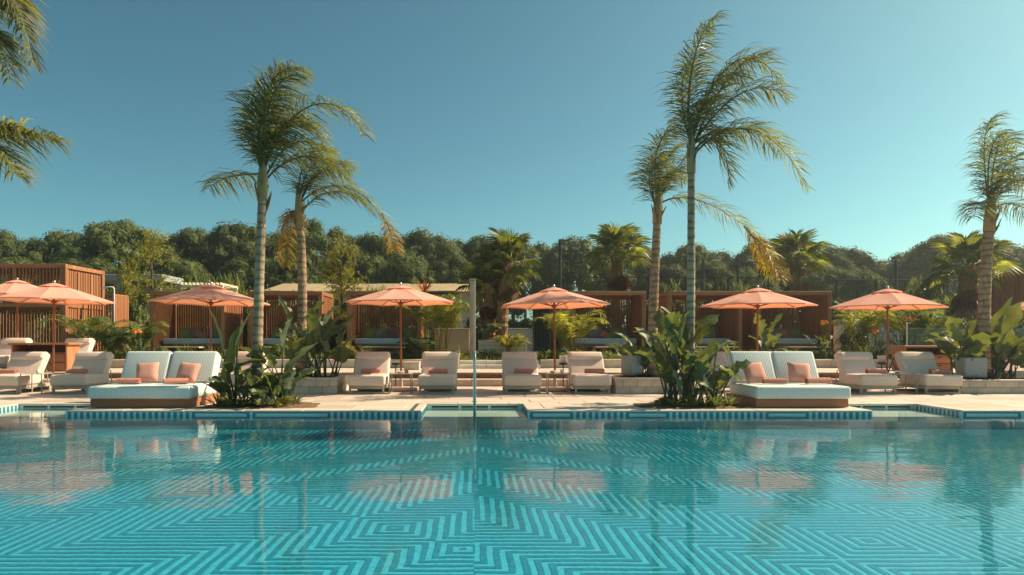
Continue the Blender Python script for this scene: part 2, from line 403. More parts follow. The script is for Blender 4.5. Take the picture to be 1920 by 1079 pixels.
for i, (a, b_) in enumerate(REC):
    def pr(o, s, z, x=b_): o.location = (x-.003, EDGE+.02+s, z); o.rotation_euler = (0, 0, R(90))
    def plf(o, s, z, x=a): o.location = (x+.003, EDGE+.02+s, z); o.rotation_euler = (0, 0, R(90))
    band(BACK-EDGE-.05, pr, 40+i); band(BACK-EDGE-.05, plf, 50+i)

wm = MB(); xs = [PX0] + [x for r in REC for x in r] + [PX1]
wm.v = [(PX0, PY0, WZ), (PX1, PY0, WZ)] + [(x, EDGE, WZ) for x in xs]
k = len(wm.v); wm.f.append((0, 1) + tuple(range(k-1, 1, -1)))
for i in range(3):
    n0 = len(wm.v); wm.v += [(REC[i][0], BACK, WZ), (REC[i][1], BACK, WZ)]; wm.f.append((2+1+2*i, 2+2+2*i, n0+1, n0))
tag(wm.build('water', M['water']), kind='structure')

deck = MB()
for a, b_ in secs:
    a2, b2 = (a if a > PX0 else -30), (b_ if b_ < PX1 else 30)
    a2 += .1 if a > PX0 else 0; b2 -= .1 if b_ < PX1 else 0
    deck.box(((a2+b2)/2, (EDGE+.1+BACK+.1)/2, -.521), (b2-a2, BACK-EDGE-.002, .938))
deck.box((0, (BACK+.101+T1+.4)/2, -.521), (60, T1+.4-BACK-.101, .938))
deck = deck.build('deck', M['soil']); tag(deck, kind='structure')
def slab(parent, x0, x1, y0, y1, z, th, m, name='paving_slab', gap=.010, r=.006):
    sx, sy = round(x1-x0-gap, 3), round(y1-y0-gap, 3)
    return rbox(name, (sx, sy, th), r, M[m], parent, ((x0+x1)/2, (y0+y1)/2, z-th/2), segs=1)
y = BACK+.30
rows = []
while y < T1-.01:
    y2 = min(y+.62, T1); rows.append((y, y2)); y = y2
for ri, (y0, y1) in enumerate(rows):
    x = -13.2 + (.55 if ri % 2 else 0)
    while x < 15.5:
        slab(deck, x, x+1.1, y0, y1, random.uniform(-.0012, .0012), .05, 'paver'); x += 1.1
for (a, b_) in ((-30, -13.2), (16.05, 30)):
    mb = MB(); mb.box(((a+b_)/2, (BACK+.3+T1)/2, -.0255), (b_-a, T1-BACK-.3, .045)); mb.build('paving_field', M['paver'], deck)
# coping course along the basin
def run(a, b_, y0, y1, w, m, name, z=0.0, th=.05):
    if m == 'coping': th = .03
    n_ = max(1, round((b_-a)/w)); s = (b_-a)/n_
    for k in range(n_): slab(deck, a+k*s, a+(k+1)*s, y0, y1, z, th, m, name)
for (a, b_) in secs:
    aa, bb = max(a, -12), min(b_, 14)
    la, lb = (aa-.02 if a <= PX0 else a-.02+0), bb
    a3 = a if a > PX0 else -12; b3 = b_ if b_ < PX1 else 14
    run(a3-(.0 if a <= PX0 else -.0), b3, EDGE-.025, EDGE+.33, 1.0, 'coping', 'coping_stone')
    ia, ib = (a3+.33 if a > PX0 else a3), (b3-.33 if b_ < PX1 else b3)
    if a > PX0:
        for (u, v) in ((EDGE+.33, EDGE+.8), (EDGE+.8, BACK)): slab(deck, a3-.0, ia, u, v, 0, .03, 'coping', 'coping_stone')
    if b_ < PX1:
        for (u, v) in ((EDGE+.33, EDGE+.8), (EDGE+.8, BACK)): slab(deck, ib, b3, u, v, 0, .03, 'coping', 'coping_stone')
    run(ia, ib, EDGE+.33, EDGE+.87, .95, 'paver', 'paving_slab'); run(ia, ib, EDGE+.87, BACK, 1.15, 'paver', 'paving_slab')
run(-13.2, 15.5, BACK-.02, BACK+.30, 1.0, 'coping', 'coping_stone')

# terrace: two risers, then the garden walls
ter = MB(); ter.box((0, (T1+.4+T3+.3)/2-.0, -.34), (60, T3+.3-T1-.4, 1.28)); ter = ter.build('terrace', M['soil']); tag(ter, kind='structure')
def blocks(x0, x1, y0, y1, z0, z1, w, m, name, parent):
    n_ = max(1, round((x1-x0)/w)); s = (x1-x0)/n_
    for k in range(n_): rbox(name, (round(s-.006, 3), round(y1-y0, 3), round(z1-z0, 3)), .008, M[m], parent, (x0+(k+.5)*s, (y0+y1)/2, (z0+z1)/2), segs=1)
blocks(-13.2, 15.4, T1, T1+.398, -.04, Z1-.05, 1.2, 'stone_wall', 'riser_block', ter)
blocks(-13.2, 15.4, T1-.03, T2+.0, Z1-.048, Z1, 1.2, 'paver', 'step_tread', ter)
blocks(-13.2, 15.4, T2, T2+.3, Z1+.002, Z2-.05, 1.2, 'stone_wall', 'riser_block', ter)
blocks(-13.2, 15.4, T2-.03, T2+.5, Z2-.048, Z2, 1.2, 'paver', 'step_tread', ter)
for ri in range(4):
    blocks(-13.8+.3*ri, 15.4+.3*ri, T2+.5+.62*ri+.006, T2+.5+.62*(ri+1), Z2-.048, Z2+random.uniform(-.001, .001), 1.2, 'paver', 'paving_slab', ter)
for (a, b_) in ((-30, -13.9), (16.4, 30)):
    mb = MB(); mb.box(((a+b_)/2, (T1+T3)/2+.1, Z2-.17), (b_-a, T3-T1, .32)); mb.build('paving_field', M['paver'], ter)
def gwall(label, xa, xb, d, z0, z1, th=.3, m='stone_wall'):
    o = thing('garden_wall', label, 'wall', ((xa+xb)/2, d+th/2, z0))
    n_ = max(1, round((xb-xa)/.9)); s = (xb-xa)/n_
    for k in range(n_):
        xk = -(xb-xa)/2+(k+.5)*s
        rbox('wall_block', (round(s-.006, 3), th, round(z1-z0-.05, 3)), .008, M[m], o, (xk, 0, (z1-z0-.05)/2), segs=1)
        rbox('cap_stone', (round(s-.005, 3), th+.05, .048), .008, M['coping'], o, (xk, 0, z1-z0-.025), segs=1)
    return o
gwall('low pale stone garden wall below the cabanas left of the central steps', -13.5, X(860, T3), T3, Z2, .62)
gwall('low pale stone garden wall below the cabanas right of the central steps', X(1013, T3), 15.0, T3, Z2, .62)
for k in range(2):                               # shallow steps on the axis
    blocks(X(862, T3), X(1010, T3), T3-.55+.42*k, T3+.298, Z2+.115*k+.001, Z2+.115*(k+1), .9, 'terrazzo', 'step_tread', ter)

# ------------------------------------------------------------------ parasols
def parasol(label, x, d, hem, tip, base_z=0.0, turn=0.0, group='coral parasols beside the loungers'):
    r = 1.37
    o = thing('parasol', label, 'parasol', (X(x, d), d, base_z), turn, group); o.rotation_euler = (R(random.uniform(-.7, .7)), R(random.uniform(-.7, .7)), turn)
    hem -= base_z; tip -= base_z
    mb = MB(); n = 8; rows = 5; az0 = R(22.5)
    zc = tip-.10
    prof = [(.17, zc)] + [(.17+(r-.17)*t, zc-(zc-hem)*(t**1.08)) for t in (.25, .5, .75, 1.0)]
    sub = 5
    for (rr, z) in prof:
        t = (rr-.17)/(r-.17)
        for j in range(n*sub):
            k, u = divmod(j, sub); u /= sub
            a0, a1 = az0+2*math.pi*k/n, az0+2*math.pi*(k+1)/n
            p = Vector((math.cos(a0), math.sin(a0))).lerp(Vector((math.cos(a1), math.sin(a1))), u)*rr
            w = 4*u*(1-u)
            mb.v.append((p.x*(1-.03*w*t), p.y*(1-.03*w*t), z-.035*w*t*(1-t)*2 + .015*w*t*t))
    N = n*sub
    for i in range(len(prof)-1):
        for j in range(N): mb.f.append((i*N+j, i*N+(j+1) % N, (i+1)*N+(j+1) % N, (i+1)*N+j))
    can = mb.build('canopy', M['canopy'], o)
    vt = MB()
    for (rr, z) in ((.02, tip-.03), (.16, tip-.065), (.36, tip-.135)):
        for j in range(16):
            w = 2*math.pi*j/16+az0; q = 1 if j % 2 == 0 else .94
            vt.v.append((rr*q*math.cos(w), rr*q*math.sin(w), z+(.012 if j % 2 else 0)*(rr/.36)))
    for i in range(2):
        for j in range(16): vt.f.append((i*16+j, i*16+(j+1) % 16, (i+1)*16+(j+1) % 16, (i+1)*16+j))
    vt.f.append(tuple(range(16))); vt.build('vent_cap', M['canopy'], can)
    hem_b = MB()
    for j in range(N):
        a, b2 = mb.v[4*N+j], mb.v[4*N+(j+1) % N]
        hem_b.poly([a, b2, (b2[0]*.998, b2[1]*.998, b2[2]-.028), (a[0]*.998, a[1]*.998, a[2]-.028)])
    hem_b.build('hem', M['canopy'], can)
    MB().lathe([(.012, 0), (.03, .01), (.034, .03), (.02, .055), (.005, .065)], 10, (0, 0, tip-.03)).build('finial', M['steel'], o, True)
    MB().tube([(0, 0, .04), (0, 0, tip-.02)], .024, 12).build('pole', M['pole_wood'], o, True)
    MB().lathe([(.025, 0), (.06, .01), (.06, .07), (.025, .08)], 12, (0, 0, hem-.06)).build('hub', M['pole_wood'], o)
    for k in range(n):
        w = az0+2*math.pi*k/n; c, s_ = math.cos(w), math.sin(w)
        rb = MB().tube([(c*.05, s_*.05, zc-.02), (c*r*.5, s_*r*.5, zc-.035-(zc-hem)*(.46)), (c*r*.985, s_*r*.985, hem-.012)], .011, 6).build('rib', M['pole_wood'], o)
        MB().tube([(c*.05, s_*.05, hem-.02), (c*r*.5, s_*r*.5, zc-.045-(zc-hem)*.46)], .009, 6).build('strut', M['pole_wood'], rb)
    MB().lathe([(.36, 0), (.40, .02), (.40, .06), (.36, .085), (.05, .10), (.04, .30), (.03, .30)], 28).build('base', M['umbrella_base'], o, False)
    return o
PAR = [(99, 17.0, 2.20, 2.68), (394, 16.35, 2.13, 2.59), (752, 16.5, 2.13, 2.585), (1041, 16.5, 2.065, 2.535), (1420, 17.1, 2.09, 2.565), (1663, 17.8, 2.085, 2.60), (2003, 17.4, 2.06, 2.58)]
PL = ['coral parasol above the two loungers left of the left daybed', 'coral parasol rising behind the left daybed', 'coral parasol directly left of the pool handrail',
      'coral parasol directly right of the pool handrail', 'coral parasol rising behind the right daybed', 'coral parasol above the two loungers right of the right daybed', 'coral parasol cut off by the right edge of the picture']
for (x, d, h, t), lb in zip(PAR, PL): parasol(lb, x, d, h, t, 0, R(random.uniform(-4, 4)))
parasol('coral parasol partly hidden behind the leftmost front parasol', 33, 20.6, 2.56, 3.08, Z2)

# ------------------------------------------------------------------ loungers, towels, side tables
def make_lounger():
    o = thing('sun_lounger', 'x', 'sun lounger')
    # origin: centre of the front edge on the deck, pointing to -Y
    fb, mt = M['fabric_beige'], M['metal_taupe']
    rbox('frame', (.80, 1.30, .075), .012, mt, o, (0, .72, .148), segs=2)
    for yy in (.09, 1.22):
        for sx in (-1, 1):
            rbox('leg', (.045, .06, .115), .006, mt, o, (sx*.375, yy, .0575), segs=1)
    rbox('foot_rail', (.705, .05, .045), .008, mt, o, (0, .0895, .0228), segs=1); rbox('foot_rail', (.705, .05, .045), .008, mt, o, (0, 1.2195, .0228), segs=1)
    rbox('seat_cushion', (.85, .98, .25), .055, fb, o, (0, .49, .311), segs=4)
    back = rbox('back_cushion', (.84, .20, .74), .05, fb, o, (0, .95, .60), (R(-33), 0, 0), 4)
    pil = rbox('head_pillow', (.80, .13, .20), .06, fb, o, (0, .985, .845), (R(-33), 0, 0), 4)
    for sx in (-1, 1):
        MB().tube([(sx*.33, 1.25, .18), (sx*.33, 1.18, .5)], .012, 6).build('back_strut', mt, o)
    return o
proto = make_lounger(); pu = [False]
def place_lounger(label, x=None, d=15.36, z=0.0, xw=None):
    o = proto if not pu[0] else copy_tree(proto); pu[0] = True
    o['label'] = label; o['group'] = 'beige sun loungers'
    o.location = (X(x, d) if xw is None else xw, d+random.uniform(-.04, .04), z); o.rotation_euler = (0, 0, R(random.uniform(-1.6, 1.6))); return o
def towel_mesh():
    mb = MB(); pts = []; turns = 2.6; n = 46; L = .42
    for i in range(n+1):
        t = i/n; a = t*turns*2*math.pi; r = .018+.056*t; pts.append((r*math.cos(a), r*math.sin(a)*.86))
    th = .009
    for i, (px, pz) in enumerate(pts):
        l_ = math.hypot(px, pz) or 1; q = (px*(1-th/l_), pz*(1-th/l_))
        wob = .004*math.sin(i*.9)
        for (ax, az_) in ((px, pz), q):
            mb.v.append((-L/2+wob, ax, az_)); mb.v.append((L/2+wob, ax, az_))
    for i in range(n):
        a, b_ = i*4, (i+1)*4
        mb.f += [(a, a+1, b_+1, b_), (a+2, b_+2, b_+3, a+3), (a, b_, b_+2, a+2), (a+1, a+3, b_+3, b_+1)]
    mb.f.append((n*4, n*4+1, n*4+3, n*4+2))
    return mb.mesh('towel', M['towel'], False)
TOW = towel_mesh()
def towel(label, x, y, z, rz=0.0, s=1.0):
    o = link('rolled_towel', TOW, None, (x, y, z+.0615*s), (R(random.uniform(-25, 25))*0, 0, rz)); o.scale = (s, s, s)
    return tag(o, label, 'towel', 'rolled pink towels on the loungers')
LO = [('beige lounger left of the leftmost front parasol, against the left picture edge', None, -10.72), ('beige lounger right of the leftmost front parasol, next to the left daybed', 125, None),
      ('beige lounger whose back top shows just behind the left daybed', None, -7.05), ('beige lounger half hidden by the banana plants right of the left daybed', None, -5.52),
      ('beige lounger beside the stone planter with the leaning palm, left of the third parasol', 686, None), ('beige lounger fully in shade just left of the pool handrail', 818, None),
      ('beige lounger just right of the pool handrail', 981, None), ('beige lounger between the fourth parasol and the planter with the grey speaker', 1112, None),
      ('beige lounger mostly hidden behind the right banana clump', None, 5.72), ('beige lounger whose back top shows behind the right daybed', None, 7.22),
      ('beige lounger between the right daybed and the sixth parasol', 1650, None), ('beige lounger between the sixth parasol and the right stone planter', 1772, None)]
tw = ['on the lounger at the left picture edge', 'on the shaded lounger next to the left daybed', None, None, 'on the lounger beside the left planter', 'on the fully shaded lounger left of the handrail',
      'on the lounger just right of the handrail', 'on the lounger beside the planter with the speaker', None, None, 'on the lounger left of the sixth parasol', 'on the lounger right of the sixth parasol']
tx = [-.05, .0, 0, 0, .03, .02, .05, .12, 0, 0, .12, .12]
for i, (lb, x, xw) in enumerate(LO):
    lo = place_lounger(lb, x, 15.36 if i not in (2, 3, 8, 9) else 15.7, 0, xw)
    if tw[i]: towel('rolled pink towel ' + tw[i], lo.location.x+tx[i], lo.location.y+(.52 if i not in (0, 10, 11, 1) else .36), .4365, R(random.uniform(-5, 5)), 1.05)
place_lounger('beige lounger behind the right stone planter at the right picture edge', None, 17.3, 0, 14.05)
place_lounger('beige lounger on the terrace behind the left wooden bar', None, 20.2, Z2, -12.3)
place_lounger('beige lounger on the terrace at the far left edge under the rear parasol', None, 19.4, Z2, -13.75)

def side_table(label, x, d, items):
    o = thing('side_table', label, 'side table', (X(x, d), d, 0), 0, 'thin metal side tables')
    mt = M['metal_taupe']; h = .46; w, dp = .50, .42
    rbox('table_top', (w, dp, .014), .004, mt, o, (0, 0, h-.007), segs=1)
    for sx in (-1, 1):
        for sy in (-1, 1): rbox('leg', (.022, .022, h-.014), .003, mt, o, (sx*(w/2-.011), sy*(dp/2-.011), (h-.014)/2), segs=1)
    for sx in (-1, 1): rbox('foot_rail', (.018, dp-.046, .018), .003, mt, o, (sx*(w/2-.011), 0, .0095), segs=1)
    for (nm, lb, cat, dx) in items:
        if nm == 'dish': mb = MB().lathe([(.03, 0), (.075, .03), (.08, .045), (.072, .043), (.028, .012)], 20); m_ = M['plaster_white']
        elif nm == 'bowl': mb = MB().lathe([(.03, 0), (.06, .02), (.068, .06), (.06, .06), (.03, .02)], 20); m_ = M['ceramic']
        elif nm == 'glass': mb = MB().lathe([(.026, 0), (.034, .09), (.031, .09), (.024, .01)], 16); m_ = M['plaster_white']
        else: mb = MB().box((0, 0, .04), (.09, .07, .08)).box((0, 0, .0845), (.095, .075, .008)); m_ = M['wood']
        tag(mb.build(nm if nm != 'box' else 'menu_box', m_, None, nm != 'box', (X(x, d)+dx, d-.04, h+.0005)), lb, cat)
    return o
side_table('thin metal side table between the loungers under the leftmost front parasol', 69, 15.6, [('glass', 'small pale tumbler on the leftmost side table', 'glass', .05)])
side_table('thin metal side table with a wooden box left of the handrail', 752, 15.75, [('dish', 'small white dish on the side table left of the handrail', 'dish', -.02), ('box', 'small wooden box on the side table left of the handrail', 'box', .13)])
side_table('thin metal side table with a pink bowl right of the handrail', 1046, 15.75, [('bowl', 'small pink bowl on the side table right of the handrail', 'bowl', -.12), ('glass', 'small pale tumbler on the side table right of the handrail', 'glass', .08)])
side_table('thin metal side table between the loungers under the sixth parasol', 1689, 15.75, [('dish', 'small white dish on the side table under the sixth parasol', 'dish', -.1)])

def ice_stand(label, x, d, bucket=True, blabel=None):
    o = thing('bucket_stand', label, 'stand', (X(x, d), d, 0))
    mk = M['metal_black']
    MB().lathe([(.13, 0), (.13, .012), (.03, .02), (.02, .03)], 20).build('foot', mk, o)
    MB().tube([(0, 0, .02), (0, 0, .62)], .014, 8).build('pole', mk, o)
    MB().lathe([(.02, .60), (.105, .62), (.11, .66), (.10, .66), (.095, .63)], 20).build('tray', mk, o)
    if bucket:
        tag(MB().lathe([(.07, 0), (.10, .20), (.104, .205), (.094, .205), (.065, .012)], 22).build('ice_bucket', M['plaster_white'], None, True, (X(x, d), d, .632)), blabel, 'bucket')
ice_stand('black bucket stand right of the fourth parasol', 1056, 16.9, True, 'pale ice bucket on the stand beside the fourth parasol')
ice_stand('black bucket stand left of the sixth parasol', 1653, 17.2, True, 'pale ice bucket on the stand beside the sixth parasol')
ice_stand('empty black drinks stand left of the third parasol', 742, 16.9, False)
ts = thing('tray_stand', 'black folding tray stand leaning open right of the sixth parasol', 'stand', (X(1674, 17.5), 17.5, 0))
for yy in (-.18, .18):
    for s_ in (-1, 1):
        MB().tube([(s_*-.16, yy+s_*.012, .013), (s_*.16, yy+s_*.012, .78)], .014, 6).build('leg', M['metal_black'], ts)
for s_ in (-1, 1): MB().tube([(s_*.16, -.2, .775), (s_*.16, .2, .775)], .013, 6).build('rail', M['metal_black'], ts)

# ------------------------------------------------------------------ daybeds
def cushion_mesh(w, h, t, mat_, n=12):
    mb = MB()
    for side in (1, -1):
        k = len(mb.v)
        for i in range(n+1):
            for j in range(n+1):
                u, v = 2*i/n-1, 2*j/n-1
                e = max(0, (1-u**4)*(1-v**4))**.55
                pin = 1-.10*(1-abs(u*v))*(abs(u)**6+abs(v)**6)*.5
                mb.v.append((u*w/2*pin, side*t/2*e, v*h/2*pin))
        for i in range(n):
            for j in range(n):
                a = k+i*(n+1)+j; q = (a, a+n+1, a+n+2, a+1); mb.f.append(q if side < 0 else q[::-1])
    return mb.mesh('cushion', mat_, True)
CP, CG, CR = cushion_mesh(.42, .42, .17, M['fabric_pink']), cushion_mesh(.48, .48, .18, M['fabric_green']), cushion_mesh(.60, .45, .2, M['fabric_grey'])
CPL = cushion_mesh(.50, .30, .17, M['towel'])
def daybed(label, xa, xb, d):
    w = xb-xa; o = thing('daybed', label, 'daybed', ((xa+xb)/2, d, 0))
    for (nm, sz, lc) in (('base_panel', (w-.02, .03, .13), (0, .03, .075)), ('base_panel', (w-.02, .03, .13), (0, 1.585, .075))): rbox(nm, sz, .006, M['wood_h'], o, lc, segs=1)
    for s_ in (-1, 1): rbox('base_panel', (.03, 1.52, .13), .006, M['wood'], o, (s_*(w/2-.027), .8075, .075), segs=1)
    rbox('base_top', (w-.02, 1.575, .022), .005, M['wood_h'], o, (0, .8075, .1515), segs=1)
    for s_ in (-1, 1):
        for yy in (.12, 1.5): rbox('foot', (.06, .06, .03), .004, M['metal_black'], o, (s_*(w/2-.12), yy, .0155), segs=1)
    mt_ = rbox('mattress', (w+.02, 1.30, .225), .05, M['ticking'], o, (0, .60, .274), segs=4)
    for s_ in (-1, 1):
        rbox('back_cushion', (w/2-.012, .27, .66), .055, M['ticking'], o, (s_*(w/4), 1.275, .66), (R(-27), 0, 0), 4)
    return o
DA = daybed('white and blue striped double daybed on the pool edge, left of the banana plants', -6.93, -5.10, 12.27)
DB = daybed('white and blue striped double daybed on the pool edge, right of the banana clump', 5.05, 6.74, 12.27)
def cushion(label, me, loc, rot, cat='cushion', group='pink cushions on the daybeds'):
    return tag(link('cushion', me, None, loc, rot), label, cat, group)
for (o, nm, xs_) in ((DA, 'left', (-6.28, -5.50)), (DB, 'right', (5.36, 6.22))):
    for k, xx in enumerate(xs_):
        cushion('pink cushion leaning on the %s half of the %s daybed' % (('left', 'right')[k], nm), CP, (xx, 13.09, .595), (R(-27), R((-4, 5)[k]), R((8, -6)[k])))
towel('rolled pink towel on the left half of the left daybed', -6.52, 12.86, .387, R(3)); towel('rolled pink towel on the right half of the left daybed', -5.60, 12.80, .387, R(28))
towel('rolled pink towel on the left half of the right daybed', 5.63, 12.82, .387, R(-8), .98); towel('rolled pink towel at the right end of the right daybed', 6.44, 12.80, .387, R(2), 1.1)

# ------------------------------------------------------------------ pool handrail
hr = thing('pool_handrail', 'straight stainless steel handrail standing in the pool steps on the central axis', 'handrail', (0.0, 12.0, -.60))
MB().tube([(0, -.25, .29), (0, -.25, 1.40), (0, -.24, 1.50), (0, -.20, 1.56), (0, -.12, 1.585), (0, 1.35, 1.585), (0, 1.43, 1.56), (0, 1.47, 1.50), (0, 1.48, 1.40), (0, 1.48, .60)], .026, 12).build('rail', M['steel'], hr, True)
MB().lathe([(.06, 0), (.06, .012), (.03, .02)], 16, (0, 1.48, .6005)).build('flange', M['steel'], hr)

# ------------------------------------------------------------------ stone planters, speakers, bars
def planter(label, xa, xb, d0, d1, h, z=0.0, m='stone_wall', bw=.36):
    o = thing('stone_planter', label, 'planter', ((xa+xb)/2, d0, z)); w = xb-xa; dp = d1-d0
    core = MB(); core.box((0, dp/2, (h-.09)/2), (w-.12, dp-.12, h-.09)); core.build('soil', M['soil'], o)
    rows = max(1, round((h-.04)/.17)); rh = (h-.04)/rows
    for r_ in range(rows):
        zc = (r_+.5)*rh
        n_ = max(1, round(w/bw)); s_ = w/n_
        for yy in (.03, dp-.03):
            x = -w/2; k = 0; first = s_*(.5 if r_ % 2 else 1)
            while x < w/2-.01:
                x2 = min(w/2, x+(first if k == 0 else s_))
                rbox('stone_tile', (round(x2-x-.006, 3), .06, round(rh-.006, 3)), .005, M[m], o, ((x+x2)/2, yy, zc), segs=1); x = x2; k += 1
        n2 = max(1, round((dp-.12)/bw)); s2 = (dp-.12)/n2
        for xx in (-w/2+.03, w/2-.03):
            for k in range(n2): rbox('stone_tile', (.06, round(s2-.006, 3), round(rh-.006, 3)), .005, M[m], o, (xx, .06+(k+.5)*s2, zc), segs=1)
    for (cx, cy, sx, sy) in ((0, .08, w+.03, .19), (0, dp-.08, w+.03, .19), (-w/2+.08, dp/2, .19, dp-.355), (w/2-.08, dp/2, .19, dp-.355)):
        rbox('cap_stone', (sx, sy, .04), .008, M['coping'], o, (cx, cy, h-.02), segs=1)
    return o
planter('square stone tiled planter holding the leaning palm left of the steps', -4.76, -3.13, 15.5, 17.0, .365)
planter('square stone tiled planter under a grey speaker right of the steps', 3.20, 4.85, 15.5, 17.0, .365)
planter('long stone tiled planter at the right edge with speaker and palm', 11.08, 15.2, 15.55, 16.95, .32)
planter('raised pale concrete planter holding the three fan palms on the axis', X(897, 24), X(988, 24), 24, 25.6, .66, ZG, 'terrazzo', .9)
rbox0 = thing('stone_plinth', 'small pale stone block on the terrace behind the third parasol', 'plinth', (X(773, 20.3), 20.3, Z2))
rbox('block', (.45, .45, .20), .012, M['stone_wall'], rbox0, (0, 0, .10), segs=2); rbox('cap_stone', (.48, .48, .04), .008, M['coping'], rbox0, (0, 0, .22), segs=1)
rb2 = thing('stone_pier', 'short pale stone pier at the left of the central steps', 'pier', (X(851, 20.9), 20.9, Z2))
rbox('block', (.32, .5, .42), .012, M['stone_wall'], rb2, (0, 0, .21), segs=2); rbox('cap_stone', (.36, .54, .04), .008, M['coping'], rb2, (0, 0, .44), segs=1)

def speaker(label, x, d, z, rz, w=.42, h=.50):
    o = thing('loudspeaker', label, 'speaker', (X(x, d), d, z), rz)
    rbox('cabinet', (w, .34, h-.03), .02, M['speaker'], o, (0, 0, h/2+.015), segs=2)
    rbox('grille', (w-.05, .012, h-.09), .004, M['metal_grey'], o, (0, -.172, h/2+.03), segs=1)
    rbox('badge', (.035, .008, .02), .002, M['metal_black'], o, (0, -.1795, .075), segs=1)
    for s_ in (-1, 1): rbox('foot', (.05, .28, .03), .004, M['metal_black'], o, (s_*(w/2-.07), 0, .0152), segs=1)
speaker('grey box loudspeaker on the planter beside the palm right of the steps', 1186, 16.2, .365, R(28))
speaker('grey box loudspeaker on the long right planter', 1821, 16.05, .32, R(-4), .52)

def bar(label, xa, xb, d, top, z):
    w = xb-xa; h = top-z; dp = .62
    o = thing('bar_counter', label, 'bar', ((xa+xb)/2, d, z))
    rbox('counter_top', (w+.14, dp+.1, .055), .008, M['wood_h'], o, (0, dp/2, h-.0275), segs=1)
    for s_ in (-1, 1): rbox('side_panel', (.05, dp, h-.057), .006, M['wood'], o, (s_*(w/2-.025), dp/2, (h-.057)/2), segs=1)
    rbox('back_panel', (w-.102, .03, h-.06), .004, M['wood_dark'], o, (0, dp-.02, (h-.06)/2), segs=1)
    rbox('shelf', (w-.102, dp-.05, .03), .004, M['wood_h'], o, (0, dp/2-.02, h-.28), segs=1)
    hw = (w-.11)/2
    for s_ in (-1, 1):
        for k in range(2):
            hh = (h-.30)/2
            dr = rbox('drawer', (hw-.012, .03, hh-.015), .005, M['wood_h'], o, (s_*hw/2, .0165, (k+.5)*hh), segs=1)
            rbox('handle', (.10, .018, .025), .004, M['metal_black'], dr, (0, -.024, hh*.25), segs=1)
    return o
bar('low wooden drinks bar behind the loungers at the left', -11.35-1.55, -11.35, 19.0, 1.15, Z2)
bar('low wooden drinks bar behind the loungers at the right', X(1697, 19.5), X(1786, 19.5), 19.5, 1.07, Z2)

